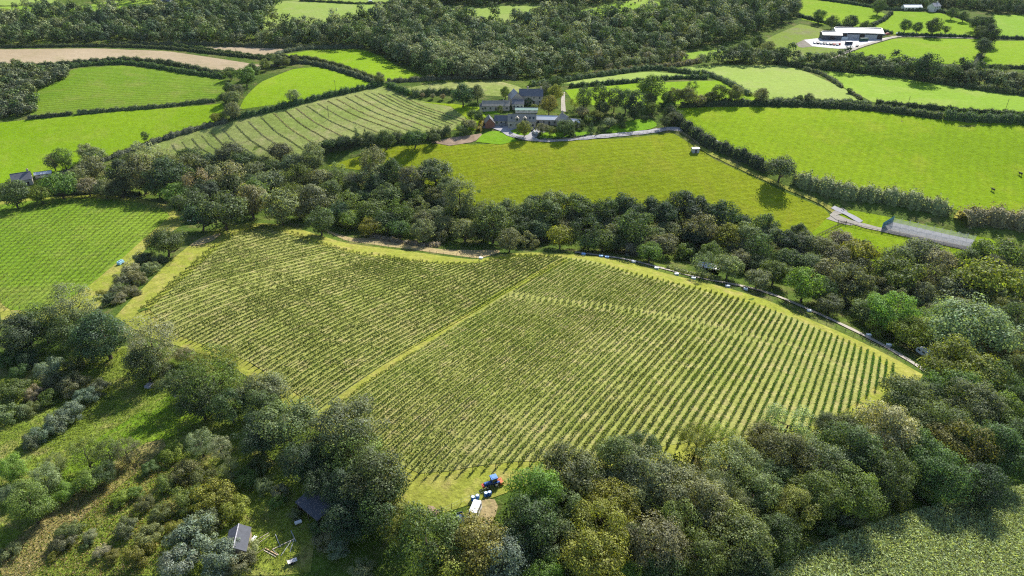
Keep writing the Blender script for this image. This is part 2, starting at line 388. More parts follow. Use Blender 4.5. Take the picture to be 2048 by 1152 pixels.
GR['maize'] = grass_mat('maize_soil', (0.07, 0.075, 0.03), (0.08, 0.09, 0.035), (0.10, 0.085, 0.05), None, 0.5, (0.05, 0.2), 0.6)
# --- near ground
VBLOCK = [(230,635),(262,600),(330,530),(395,478),(440,455),(500,446),(545,447),(600,458),(650,474),(690,486),(750,494),(830,504),(900,514),(955,520),(1010,507),(1060,505),(1150,509),(1240,519),(1330,547),(1440,572),(1540,602),(1610,635),(1690,668),(1760,702),(1830,740),(1850,752),(1800,800),(1700,880),(1600,930),(1420,950),(1200,935),(1080,952),(1030,985),(985,995),(900,1022),(840,1042),(800,1035),(780,960),(700,890),(610,850),(560,800),(500,755),(420,712),(350,690),(290,672)]
field('vineyard_headland', VBLOCK, GR['head'], 0.10, 7)
field('vineyard_ground', [(300,620),(445,487),(485,462),(540,456),(640,490),(720,510),(800,521),(900,530),(960,527),(1010,515),(1120,515),(1180,520),(1270,550),(1380,575),(1488,604),(1600,640),(1686,682),(1760,722),(1780,745),(1720,800),(1640,850),(1500,872),(1390,882),(1190,920),(1000,925),(850,952),(790,925),(700,858),(650,826),(560,765),(500,724),(430,697),(350,668)], GR['vine'], 0.20, 7)
field('grass_track', [(640,824),(648,834),(760,752),(905,655),(1005,592),(1140,522),(1128,516),(1000,583),(890,650),(750,742)], GR['head'], 0.30, 4)
field('vineyard_headland', [(0,402),(60,394),(150,388),(215,390),(270,396),(330,408),(365,424),(372,440),(350,462),(318,470),(300,490),(240,552),(215,590),(190,625),(90,648),(20,640),(0,640)], GR['head'], 0.10, 7)
field('vineyard_ground', [(0,410),(60,402),(150,396),(215,398),(270,404),(325,418),(342,431),(250,512),(165,582),(95,622),(25,622),(0,606)], GR['soft'], 0.20, 7)
field('dry_verge', [(640,455),(700,476),(760,477),(830,490),(880,499),(1000,500),(1000,506),(958,517),(900,510),(830,500),(750,490),(690,481)], GR['straw'], 0.24, 4)
field('rough_meadow', [(0,760),(120,720),(260,690),(330,760),(420,810),(520,900),(640,1000),(620,1152),(0,1152)], GR['scruff'], 0.10, 7)
field('green_clearing', [(150,905),(240,850),(330,795),(380,790),(420,830),(330,880),(280,905),(190,960),(120,960)], grass_mat('green_clearing_turf', (0.12, 0.215, 0.014), (0.16, 0.235, 0.02), (0.2, 0.2, 0.05), None, 0.5, (0.04, 0.2), 0.8), 0.22, 5, 3)
field('trodden_path', [(0,1105),(60,1055),(150,985),(240,915),(310,880),(335,890),(255,960),(170,1030),(110,1100),(60,1152),(0,1152)], grass_mat('trodden_grass', (0.22, 0.20, 0.06), (0.27, 0.225, 0.09), (0.16, 0.19, 0.03), None, 0.5, (0.05, 0.25), 0.7), 0.24, 4, 3)
field('maize_soil', [(1470,1200),(1600,1110),(1720,1060),(1850,1020),(2000,985),(2120,960),(2160,1200)], GR['maize'], 0.10, 8)
strip('gravel_track', [(1150,505),(1250,519),(1320,536),(1400,556),(1480,572),(1540,588),(1600,612),(1680,648),(1760,688),(1815,720),(1862,750)], 2.2, M['gravel'], 0.30)
# --- middle distance
field('meadow', [(655,332),(720,312),(790,292),(870,288),(960,290),(1040,282),(1130,282),(1250,277),(1345,265),(1385,290),(1430,320),(1500,352),(1560,380),(1640,412),(1668,430),(1655,470),(1600,480),(1500,470),(1380,430),(1150,425),(1000,430),(930,405),(860,370),(760,345)], GR['olive'], 0.12, 9)
field('pasture', [(1350,217),(1450,214),(1600,216),(1750,223),(1880,240),(2070,246),(2070,452),(1960,430),(1850,405),(1720,385),(1640,370),(1540,330),(1440,298),(1390,262)], GR['lush'], 0.12, 10)
field('paddock', [(1660,430),(1700,420),(1800,438),(1990,480),(2010,500),(1960,560),(1700,530),(1600,490)], GR['lush'], 0.16, 6)
strip('gravel_track', [(1690,420),(1665,432),(1700,444),(1740,455),(1800,468),(1880,485),(1960,505)], 3.2, M['gravel'], 0.30)
field('gravel_apron', [(1652,438),(1670,428),(1695,438),(1712,452),(1690,450)], M['gravel'], 0.34, 3)
strip('lane', [(1665,415),(1700,432),(1722,445)], 3.0, M['tarmac'], 0.36)
strip('dirt_track', [(1390,290),(1430,312),(1500,345),(1570,375),(1640,405),(1670,425)], 3.0, GR['head'], 0.22)
field('hay_field', [(250,318),(300,292),(360,272),(455,245),(560,215),(650,196),(770,172),(790,182),(830,200),(915,212),(935,235),(905,262),(830,268),(740,275),(640,300),(540,330),(430,325),(330,325)], GR['hay'], 0.12, 9)
field('hay_field', [(805,178),(870,166),(1000,163),(1045,175),(1030,195),(930,190),(830,190)], GR['hay'], 0.12, 8)
field('orchard_grass', [(835,203),(910,208),(960,215),(975,240),(955,262),(905,262),(935,238),(900,212)], GR['lush'], 0.22, 6)
field('pasture', [(-20,247),(60,239),(145,233),(300,219),(445,207),(455,225),(430,243),(300,287),(150,337),(60,352),(-20,372)], GR['bright'], 0.12, 9)
field('meadow', [(60,195),(70,178),(115,150),(150,137),(245,131),(330,140),(400,152),(452,160),(452,185),(430,203),(300,214),(150,228),(60,236)], GR['soft'], 0.12, 9)
field('stubble_field', [(-20,99),(200,97),(330,102),(430,116),(545,134),(470,141),(400,138),(330,126),(240,120),(120,128),(-20,130)], GR['stubble'], 0.12, 10)
field('stubble_field', [(352,94),(470,94),(592,99),(545,112),(470,106)], GR['stubble'], 0.12, 8)
field('pasture', [(478,219),(490,195),(520,165),(590,137),(640,134),(690,150),(742,166),(765,170),(650,192),(560,208)], GR['bright'], 0.12, 8)
field('pasture', [(558,111),(620,101),(700,99),(727,99),(760,112),(800,135),(840,150),(862,158),(800,163),(770,163),(700,136),(620,115)], GR['bright'], 0.12, 8)
field('meadow', [(1080,166),(1150,158),(1300,143),(1400,152),(1330,158),(1150,168)], GR['pale'], 0.12, 8)
field('meadow', [(1130,180),(1160,177),(1280,166),(1440,161),(1495,180),(1530,205),(1370,208),(1150,210)], GR['bright'], 0.12, 8)
field('pasture', [(1360,136),(1440,130),(1560,130),(1610,142),(1650,160),(1690,178),(1725,204),(1560,202),(1505,190),(1450,162),(1405,146)], GR['pale'], 0.12, 8)
field('pasture', [(1620,139),(1700,146),(1800,155),(1900,170),(2070,190),(2070,226),(1900,218),(1750,207),(1700,182),(1660,160)], GR['far'], 0.12, 9)
# --- far
field('pasture', [(500,64),(530,35),(560,2),(600,3),(720,8),(783,8),(780,25),(740,42),(640,58),(560,62)], GR['pale'], 0.15, 10)
field('pasture', [(560,0),(600,2),(720,7),(783,6),(783,-14),(560,-14)], GR['pale'], 0.15, 10)
field('pasture', [(878,14),(940,18),(1010,12),(1130,12),(1120,24),(1060,34),(1000,48),(960,45),(920,28)], GR['pale'], 0.15, 9)
field('pasture', [(1130,32),(1150,24),(1280,-2),(1318,4),(1325,22),(1250,33)], GR['far'], 0.15, 9)
field('pasture', [(1595,2),(1640,-4),(1740,14),(1775,30),(1740,50),(1700,58),(1660,52),(1600,38)], GR['bright'], 0.15, 8)
field('pasture', [(1750,52),(1782,22),(1880,26),(1960,52),(1975,72),(1880,74),(1790,70)], GR['bright'], 0.15, 8)
field('pasture', [(1970,60),(1960,45),(1990,30),(2070,30),(2070,74),(1985,76)], GR['far'], 0.15, 8)
field('pasture', [(1670,118),(1720,98),(1790,77),(1890,78),(1965,78),(1960,110),(1940,130),(1800,124)], GR['bright'], 0.15, 8)
field('pasture', [(1985,82),(2070,82),(2070,134),(1960,132)], GR['bright'], 0.15, 8)
field('pasture', [(1960,140),(2010,138),(2005,152),(1975,150)], GR['bright'], 0.15, 8)
field('pasture', [(1420,118),(1500,95),(1550,70),(1600,48),(1650,60),(1640,75),(1680,95),(1665,118),(1590,120),(1500,125)], GR['yard'], 0.15, 8)
field('pasture', [(1330,118),(1380,105),(1450,98),(1440,112),(1390,118)], GR['far'], 0.15, 8)
field('pasture', [(-20,15),(50,12),(110,20),(160,28),(90,34),(20,18)], GR['far'], 0.15, 9)
field('pasture', [(50,30),(110,24),(190,8),(230,2),(305,0),(305,10),(240,20),(150,30),(80,34)], GR['far'], 0.15, 9)
field('pasture', [(0,-3),(60,-4),(120,2),(100,9),(40,9),(0,12)], GR['pale'], 0.15, 9)
# --- farm drive, yard, lawns
strip('driveway', [(960,247),(1000,258),(1022,270),(1060,279),(1100,281),(1160,277),(1240,270),(1300,264),(1345,258),(1400,268),(1440,290)], 4.2, M['tarmac'], 0.30)
field('courtyard', [(962,256),(965,245),(1000,245),(1040,250),(1068,258),(1078,270),(1070,278),(1030,274),(1012,258),(980,256)], M['tarmac'], 0.34, 4)
field('courtyard', [(1072,262),(1072,248),(1095,248),(1100,258),(1082,270)], M['tarmac'], 0.36, 4)
field('lawn', [(952,284),(968,264),(1002,262),(1024,272),(1034,282),(1000,290)], GR['lawn'], 0.30, 5)
field('lawn', [(1020,262),(1040,256),(1064,262),(1054,272),(1030,270)], GR['lawn'], 0.42, 3)
field('lawn', [(1078,278),(1078,265),(1120,266),(1180,264),(1186,269),(1140,276)], GR['lawn'], 0.42, 4)
field('lawn', [(1210,265),(1225,252),(1262,240),(1300,238),(1318,250),(1300,259),(1240,266)], GR['lawn'], 0.30, 5)
field('lawn', [(968,228),(972,220),(1002,219),(1002,229)], GR['lawn'], 0.30, 4)
field('bare_bank', [(862,285),(900,276),(945,270),(968,266),(950,284),(900,292)], M['earth'], 0.30, 4)
field('lane', [(1122,222),(1122,200),(1125,184),(1130,184),(1130,205),(1132,225)], M['gravel'], 0.30, 4)
field('farmyard', [(1608,80),(1640,76),(1700,78),(1760,78),(1790,72),(1795,75),(1745,86),(1712,96),(1680,98),(1625,93)], M['concrete'], 0.30, 5)
field('farmyard', [(1590,88),(1612,78),(1640,80),(1640,92),(1600,96)], M['mud'], 0.26, 5)
strip('farm_track', [(1668,118),(1690,106),(1720,94),(1760,82),(1800,73),(1860,74),(1960,77),(2050,78)], 3.6, M['gravel'], 0.30)
# ------------------------------------------------------------------ tree shapes (radius 1, foot at z=0)
def crown_mesh(name, seed, n, leaf, kind='round', clumps=46):
    rs = np.random.RandomState(seed)
    if kind == 'round':   a = (1, 1, .80); zc = 1.15; zmin = .28
    elif kind == 'dome':  a = (1, 1, .72); zc = .82; zmin = .10
    elif kind == 'tall':  a = (1, 1, 1.30); zc = 1.75; zmin = .45
    elif kind == 'cone':  a = (1, 1, 1.7); zc = 1.55; zmin = .12
    elif kind == 'bush':  a = (1, 1, .85); zc = .38; zmin = .02
    elif kind == 'airy':  a = (1, 1, .95); zc = 1.25; zmin = .22
    d = unit(rs.normal(size=(clumps, 3)))
    r = rs.uniform(.58, .98, (clumps, 1))
    cen = d * r * np.array(a); cen[:, :2] *= rs.uniform(.82, 1.12, (clumps, 1)); cr = rs.uniform(.17, .36, clumps)
    if kind == 'cone':
        h = rs.uniform(0, 1, clumps) ** 1.3; ang = rs.uniform(0, 6.283, clumps); rad = (1 - h) * .82
        cen = np.stack([np.cos(ang) * rad, np.sin(ang) * rad, (h * 2 - .92) * 1.55], -1); cr = .12 + .26 * (1 - h)
    if kind == 'airy': cr *= .8
    if kind in ('dome', 'bush'): cen[:, 2] = np.abs(cen[:, 2]) * rs.choice([1, 1, 1, -.45], clumps)
    w = cr ** 2; w /= w.sum()
    which = rs.choice(clumps, n, p=w)
    o = unit(rs.normal(size=(n, 3)) + np.array([0, 0, .25]))
    rr = cr[which] * rs.uniform(.55, 1.12, n) ** .7
    C = cen[which] + o * rr[:, None] * np.array([1, 1, .82])
    C[:, 2] += zc
    ok = C[:, 2] > zmin; C = C[ok]; o = o[ok]; which = which[ok]
    out = unit(C - np.array([0, 0, zc * .8]))
    N = unit(o * .9 + out * .35 + rs.normal(size=o.shape) * .40 + np.array([0, 0, .2]))
    V, F = leaf_quads(C, N, leaf * rs.uniform(.65, 1.4, len(C)), rs, .8)
    return np_mesh(name, V, F)
def trunk_mesh(name, seed, kind='round'):
    rs = np.random.RandomState(seed); mb = MB()
    top = {'round': 1.0, 'dome': .6, 'tall': 1.9, 'cone': 2.6, 'airy': 1.2, 'bush': .3}[kind]
    p = np.array([0, 0, -.15]); ra = .085
    for k in range(4):
        q = np.array([rs.uniform(-.05, .05), rs.uniform(-.05, .05), -.15 + (top + .15) * (k + 1) / 4]); rb = ra * .78
        mb.tube(p, q, ra, rb, 7, k in (0, 3))
        if k >= 1:
            for _ in range(2 if kind != 'cone' else 0):
                an = rs.uniform(0, 6.283); L = rs.uniform(.45, .75)
                e = q + np.array([math.cos(an) * L, math.sin(an) * L, L * rs.uniform(.35, .8)])
                m = (q + e) / 2 + np.array([0, 0, -.05]); mb.tube(q, m, rb * .6, rb * .42, 5, False); mb.tube(m, e, rb * .42, rb * .12, 5, False)
                for _ in range(2):
                    e2 = m + unit(rs.normal(size=3) + np.array([math.cos(an), math.sin(an), .6])) * L * .5
                    mb.tube(m, e2, rb * .25, rb * .06, 4, False)
        p, ra = q, rb
    return mb.mesh(name)
LOD = {'hi': (12000, .060), 'mid': (5200, .092)}
CROWN = {}; TRUNK = {}
for kd in ('round', 'dome', 'tall', 'cone', 'bush', 'airy'):
    TRUNK[kd] = [trunk_mesh('trunk', 50 + i, kd) for i in range(2)]
    for lod, (n, lf) in LOD.items():
        nn = int(n * {'bush': .5, 'airy': .55, 'cone': .8}.get(kd, 1)); ll = lf * {'bush': 1.25, 'airy': .85}.get(kd, 1)
        CROWN[kd, lod] = [crown_mesh('crown', 100 + 17 * i + len(kd), nn, ll, kd, {'bush': 30, 'airy': 66, 'cone': 70}.get(kd, 72)) for i in range(3 if lod == 'mid' else 4)]
TINT = {'d': ((.078,.122,.036), 'dark green'), 'g': ((.160,.190,.088), 'grey-green'), 'm': ((.120,.180,.036), 'mid green'), 'y': ((.185,.215,.028), 'yellow-green'),
        'o': ((.160,.170,.036), 'orange-tinged'), 'b': ((.135,.165,.052), 'olive brown'), 'p': ((.235,.270,.135), 'pale'), 'l': ((.145,.240,.036), 'bright green'),
        's': ((.155,.195,.145), 'silvery green'), 'v': ((.118,.142,.075), 'dull brownish'), 't': ((.24,.235,.14), 'dry twiggy'), 'k': ((.054,.090,.040), 'blackish green')}
TREES = []      # (root, region, colour word, size word, px)
def plant(px, py, wpx, tint, region, kind='round', lod='hi', squash=1.0):
    """a tree or bush whose crown centre shows at the pixel and whose crown is wpx wide"""
    zc = {'round': 1.15, 'dome': .82, 'tall': 1.75, 'cone': 1.55, 'bush': .38, 'airy': 1.25}[kind]
    R = 5.0
    for _ in range(4):
        P, t = G(px, py, R * zc * squash); cz = (P - CAM) @ _F; R = wpx * 0.5 * cz / FPX / 1.02
    isb = kind == 'bush'; shr = kind == 'dome' and R < 5.6  # small dome-crowned trees, trunk included, also go under the shrub name
    cs = rnd.uniform(.8, 1.22); c0 = TINT[tint][0]
    c = tuple(max(.004, v * cs * rnd.uniform(.9, 1.1)) for v in c0)
    rz = rnd.uniform(0, 6.283); sx = R * rnd.uniform(.93, 1.07)
    if isb:
        o = bpy.data.objects.new('bush', rnd.choice(CROWN['bush', lod])); COL.objects.link(o)
        o.location = P.tolist(); o.rotation_euler = (0, 0, rz); o.scale = (sx, R * rnd.uniform(.9, 1.1), R * squash)
        o.color = (*c, 1); o['category'] = 'bush'
    else:
        nm = 'shrub' if shr else {'cone': 'conifer_tree'}.get(kind, 'broadleaf_tree')
        o = empty(nm, P, rz); o.scale = (sx, R * rnd.uniform(.93, 1.07), R * squash); o['category'] = 'shrub' if shr else 'tree'
        cr = link('crown', rnd.choice(CROWN[kind, lod]), None, o); cr.color = (*c, 1)
        link('trunk', rnd.choice(TRUNK[kind]), None, o)
    TREES.append((o, region, TINT[tint][1], 'bush' if isb else 'shrub' if shr else ('conifer' if kind == 'cone' else 'tree'), px, R))
    return o
for L in CROWN.values():
    for me in L: me.materials.append(M['leaf'])
for L in TRUNK.values():
    for me in L: me.materials.append(M['bark'])
def plant_list(lst, region, lod='hi'):
    for e in lst:
        plant(*e[:4], region, *(e[4:5] or ('round',)), lod=lod)
def scatter(poly, n, wr, tints, region, kinds=('round',), lod='mid', pack=.52, flat=.62, taken=None, tries=9000):
    """fill a picture region with trees that keep their distance; nearer (lower) ones larger"""
    poly = np.array(poly, float); lo = poly.min(0); hi = poly.max(0); got = list(taken or []); made = 0
    for _ in range(tries):
        if made >= n: break
        p = np.array([rnd.uniform(lo[0], hi[0]), rnd.uniform(lo[1], hi[1])])
        if not inside(p[None], poly)[0]: continue
        f = (p[1] - lo[1]) / max(hi[1] - lo[1], 1); w_ = rnd.uniform(*wr) * (.85 + .3 * f)
        if any(((p[0]-q[0]) / (pack*(w_+q[2])))**2 + ((p[1]-q[1]) / (pack*flat*(w_+q[2])))**2 < 1 for q in got): continue
        got.append((p[0], p[1], w_)); made += 1
        plant(p[0], p[1], w_, rnd.choice(tints), region, rnd.choice(kinds), lod)
    return got
# ---- foreground wood along the bottom of the vineyard
R_FW = 'the wood at the vineyard foot'
FW = [(1068,985,118,'l'),(1140,945,125,'b','dome'),(1055,1050,125,'d'),(1208,1048,125,'y'),(1225,1008,110,'y','dome'),(1185,1112,130,'y'),(1310,1085,125,'g'),(1262,1150,60,'l'),
 (1090,1150,85,'l'),(1000,1116,115,'s'),(942,1094,135,'o'),(855,1078,150,'m'),(806,1045,92,'y'),(1212,975,80,'p','dome'),(1238,915,100,'b'),(1285,890,70,'d'),(1290,940,110,'g'),
 (1345,975,110,'g'),(1400,1010,120,'g'),(1362,1050,105,'m'),(1458,922,105,'p','airy'),(1395,880,80,'y','airy'),(1440,880,85,'y','airy'),(1510,985,100,'b'),(1450,1045,105,'o'),
 (1575,915,110,'b'),(1575,850,100,'p','airy'),(1535,880,80,'b'),(1628,985,105,'m'),(1705,985,110,'m'),(1640,925,105,'g'),(1700,900,120,'d'),(1768,862,128,'p'),(1690,862,76,'b','dome'),
 (1655,850,56,'d','dome'),(1780,950,110,'d'),(1818,800,112,'b','dome'),(1885,850,105,'b'),(1925,885,115,'o'),(1950,810,110,'g'),(2000,825,100,'l'),(1990,900,120,'d'),(2045,880,100,'d'),
 (1890,950,110,'d'),(1830,905,110,'d'),(1965,975,100,'k'),(1480,1090,130,'b'),(1400,1115,110,'m'),(1330,1150,100,'d'),(1500,1140,90,'k'),(1560,1070,90,'d'),(1590,1020,100,'o'),(1265,1000,80,'g'),
 (1130,1010,90,'b'),(1110,1080,100,'d'),(1430,975,85,'g'),(1500,930,85,'g'),(1545,960,85,'d'),(2040,810,80,'d'),(1740,930,90,'d'),(1850,860,80,'d'),(1480,1020,80,'b'),(900,1140,120,'y'),(1040,1130,80,'d'),
 (1150,975,70,'b','dome'),(1170,1080,70,'d'),(1255,1085,80,'d')]
plant_list(FW, R_FW)
plant_list([(1715,1045,36,'b','bush'),(1690,1040,40,'v','bush'),(1795,1000,50,'y','bush'),(1850,985,55,'m','bush'),(1655,1060,45,'d','bush'),(1870,1010,30,'l','bush')], 'the shaded edge of the maize')
# ---- right of the track
R_RW = 'the wood beside the white caravan'
RW = [(1945,665,165,'p','dome'),(1920,745,140,'y','dome'),(1905,775,110,'m','dome'),(1990,770,100,'d'),(1830,668,85,'y','dome'),(1990,715,90,'o','dome'),(2035,690,80,'g'),(2040,745,80,'b'),(1760,650,75,'y','bush'),
 (1790,620,95,'l'),(1745,612,60,'m'),(1870,640,70,'l','dome'),(1850,790,80,'d','dome'),(2030,640,90,'d'),(1980,615,80,'y','dome'),(1945,600,60,'g','dome')]
plant_list(RW, R_RW)
# ---- tree belt in the stream valley
R_BL = 'the tree belt along the stream'
BL = [(745,322,52,'g','tall'),(785,345,60,'d'),(825,355,60,'g'),(870,345,70,'v','dome'),(920,392,66,'g','tall'),(985,445,80,'b','round'),(930,460,62,'g','dome'),(845,460,50,'g'),(880,475,40,'g','bush'),
 (1270,455,85,'d'),(1178,486,46,'d','dome'),(1205,482,56,'m','dome'),(1232,486,46,'d','dome'),(1090,430,70,'d'),(1150,415,66,'d'),(1210,420,60,'d'),(1060,425,60,'g'),(1120,475,60,'y','dome'),(1330,430,60,'k'),(1390,420,70,'k'),(1445,430,66,'k'),(1360,405,60,'k'),(1300,420,60,'k'),
 (1250,410,56,'k'),(1060,485,46,'g','bush'),(1260,500,44,'t','bush'),(1300,505,50,'m','dome'),(1330,490,56,'g','dome'),(1370,505,50,'m','bush'),(1400,455,70,'g'),(1455,475,60,'y'),(1495,470,60,'g'),(1610,565,75,'l'),(1660,545,60,'g'),
 (1720,510,75,'y','dome'),(1790,555,95,'m','dome'),(1700,560,80,'g'),(1840,505,70,'g','dome'),(1880,525,72,'t','dome'),(1680,480,50,'t','dome'),(1720,495,45,'b','bush'),(1935,525,60,'d'),(1990,510,90,'m','dome'),(1980,570,120,'y','dome'),
 (1550,545,66,'m','dome'),(1515,560,50,'g','dome'),(1480,520,50,'g','dome'),(1440,520,46,'b','bush'),(1570,480,50,'k'),(1600,465,40,'k'),(1590,500,44,'t','bush'),(1692,600,24,'k','cone'),(1660,610,50,'g','dome'),
 (445,425,95,'d','dome'),(402,434,74,'k','dome'),(500,400,70,'g'),(560,410,75,'g'),(640,440,60,'d'),(700,440,50,'m','dome'),(740,455,46,'y','dome'),(620,400,70,'g'),(540,365,66,'g','dome'),(330,352,80,'k'),(280,345,80,'g'),(240,345,60,'k'),
 (330,315,44,'p','airy'),(290,308,60,'p','airy'),(330,330,40,'k'),(380,312,44,'d'),(420,325,46,'k'),(460,308,56,'v','dome'),(395,365,60,'t','airy'),(460,350,66,'t','airy'),(510,385,60,'m'),(590,330,60,'v','dome'),(625,312,50,'g','tall'),
 (560,305,50,'v','dome'),(180,335,56,'g'),(120,372,66,'m','dome'),(25,385,60,'d'),(80,390,48,'y','dome'),(175,375,48,'t','dome'),(190,312,44,'p','dome')]
plant_list(BL, R_BL, 'mid')
got = [(e[0], e[1], e[2]) for e in BL]
BELT = [(0,385),(70,378),(130,362),(200,335),(290,318),(350,312),(450,318),(520,325),(570,312),(620,320),(640,340),(720,350),(800,335),(870,352),(915,365),(945,400),(1000,422),(1060,408),(1150,402),(1300,405),(1460,412),(1500,440),
 (1580,468),(1640,490),(1700,505),(1760,510),(1820,515),(1900,540),(1960,520),(2048,500),(2048,640),(1900,650),(1840,665),(1760,640),(1650,600),(1560,560),(1480,545),(1380,520),(1240,498),(1100,490),(1000,480),(900,475),(840,468),(760,460),(680,455),(600,432),(520,428),(440,440),(390,425),(330,380),(220,378),(100,392),(0,398)]
scatter(BELT, 190, (44, 74), ['g','g','g','g','d','d','m','m','p','k','b'], R_BL, ('round','dome','dome','dome','airy'), 'mid', .335, .50, got)
# ---- between the two vineyards, and left wood
R_LW = 'the trees left of the vineyard'
LW = [(332,485,78,'d','dome'),(30,668,95,'k'),(82,645,85,'d'),(140,612,98,'p','airy'),(135,655,80,'d'),(205,668,105,'k'),(175,690,70,'d'),(300,678,112,'p','airy'),(290,725,80,'d'),(365,765,80,'d'),(425,752,125,'m','airy'),(400,728,55,'y','airy'),
 (455,720,60,'y','airy'),(400,800,90,'d'),(460,810,80,'d'),(530,785,98,'g','dome'),(520,815,80,'d'),(575,850,125,'g','dome'),(520,870,90,'k'),(700,855,135,'g'),(705,905,120,'m'),(650,905,90,'d'),(745,960,140,'d'),(690,975,100,'k'),(765,1015,115,'d'),(700,1030,100,'k'),
 (600,920,90,'k'),(640,960,80,'k'),(370,712,45,'g','dome')]
plant_list(LW, R_LW)
# ---- rough meadow bushes
R_RM = 'the rough meadow'
RM = [(25,935,60,'l','round'),(55,1000,75,'m','tall'),(90,960,60,'g','tall'),(15,990,50,'v','dome'),(75,1010,70,'m','dome'),(170,905,70,'m','airy'),(215,905,60,'d','airy'),(180,960,60,'l','dome'),(250,900,55,'g','airy'),(110,930,50,'g','airy'),(130,985,50,'l','dome'),(205,945,50,'d'),
 (400,885,60,'p','airy'),(440,895,50,'p','airy'),(460,935,45,'g','airy'),(385,1085,95,'s','bush'),(440,1120,90,'s','bush'),(360,1130,80,'s','bush'),(480,1130,60,'g','bush'),(410,1050,60,'g','bush'),(500,1100,40,'p','bush'),
 (280,1105,60,'y','bush'),(300,1075,56,'b','bush'),(255,1060,50,'v','bush'),(140,1065,52,'b','bush'),(130,1085,45,'v','bush'),(20,1105,45,'g','bush'),(108,1115,24,'y','bush'),(180,1075,36,'t','bush'),(225,1115,34,'o','bush'),(205,1105,34,'t','bush'),(175,1090,24,'d','bush'),
 (430,1000,80,'y','bush'),(470,1020,60,'y','bush'),(380,1000,60,'m','bush'),(330,970,50,'m','bush'),(300,940,36,'d','bush'),(345,910,46,'y','bush'),(370,950,60,'b','bush'),(410,960,56,'b','bush'),(240,1000,40,'y','bush'),(270,990,36,'m','bush'),(320,1030,56,'b','bush'),(350,1060,44,'y','bush'),(290,1010,40,'b','bush'),
 (530,975,44,'g','bush'),(555,1005,36,'m','bush'),(560,985,34,'t','bush'),(650,1085,50,'g','bush'),(680,1100,50,'s','bush'),(640,1060,44,'d','bush'),(725,1140,50,'g','bush'),(590,1030,30,'g','bush'),(520,935,50,'d','bush'),(490,960,50,'m','bush'),
 (100,740,56,'s','bush'),(110,765,50,'v','bush'),(150,775,60,'g','bush'),(170,800,50,'s','bush'),(140,830,56,'s','bush'),(110,850,60,'s','bush'),(85,870,50,'s','bush'),(60,885,46,'v','bush'),(200,780,44,'v','bush'),(70,790,40,'t','bush'),(25,790,70,'m','bush'),(20,830,60,'g','bush'),(60,820,40,'b','bush'),(100,800,44,'m','bush'),
 (40,745,40,'d','bush'),(20,720,50,'d','bush'),(60,720,50,'k','bush'),(150,730,40,'b','bush'),(330,740,40,'g','bush'),(320,770,30,'b','bush')]
plant_list(RM, R_RM)
R_GV = 'the scrub strip between the vineyards'
plant_list([(285,520,36,'v','bush'),(265,545,44,'t','bush'),(250,565,44,'v','bush'),(275,560,44,'g','bush'),(300,540,40,'g','bush'),(240,585,40,'v','bush'),(262,585,36,'g','bush'),(220,600,36,'k','bush'),(240,600,30,'t','bush'),(282,522,20,'k','bush'),(318,520,30,'v','bush'),(205,590,24,'y','bush'),(300,515,24,'b','bush')], R_GV)
# ---- farm garden and hedgerow trees
R_FG = 'the farmhouse garden'
FG = [(925,188,46,'k','round'),(955,185,34,'v'),(1011,184,24,'m'),(1048,256,32,'y'),(950,233,34,'d','dome'),(940,250,30,'t','dome'),(925,262,30,'b','bush'),(965,240,18,'b','bush'),(1000,219,14,'d','tall'),(1098,208,38,'o','round'),(1112,185,34,'y','round'),(1088,176,30,'v'),(1114,165,32,'d'),
 (1085,258,28,'v','dome'),(1100,262,24,'b','dome'),(1130,256,40,'d','dome'),(1168,195,36,'d','tall'),(1200,190,36,'d','tall'),(1230,195,34,'k','tall'),(1272,205,40,'k','tall'),(1252,200,36,'k','tall'),(1303,176,56,'m','round'),(1300,200,30,'b'),(1305,215,26,'m'),(1205,215,30,'d'),
 (1150,205,22,'y','airy'),(1165,225,30,'t','dome'),(1195,230,26,'o','dome'),(1180,240,26,'m','bush'),(1220,245,26,'s','dome'),(1241,235,24,'d'),(1202,250,16,'k','cone'),(1183,252,14,'k','cone'),(1160,250,26,'d','bush'),(1330,242,24,'d'),(1347,235,26,'v'),(1350,190,34,'b'),(1378,190,38,'b'),(1385,172,24,'d','airy'),
 (1440,184,36,'m'),(1470,186,34,'b'),(1522,190,32,'v'),(1400,200,26,'g'),(1420,195,26,'d'),(1335,195,26,'d'),(1120,235,18,'y','bush'),(1145,268,20,'d','bush'),(1075,250,12,'k','bush'),(1070,215,16,'y','bush'),(1055,205,22,'d','bush'),(1085,240,14,'b','bush'),(930,248,16,'d','bush'),
 (1270,228,22,'d'),(1245,252,18,'m','bush'),(1290,237,16,'d','bush')]
plant_list(FG, R_FG, 'mid')
R_OR = 'the young orchard'
plant_list([(845,190,10,'t'),(865,192,11,'t'),(885,193,12,'t'),(907,192,14,'t')], R_OR, 'mid')
R_HT = 'the field hedges'
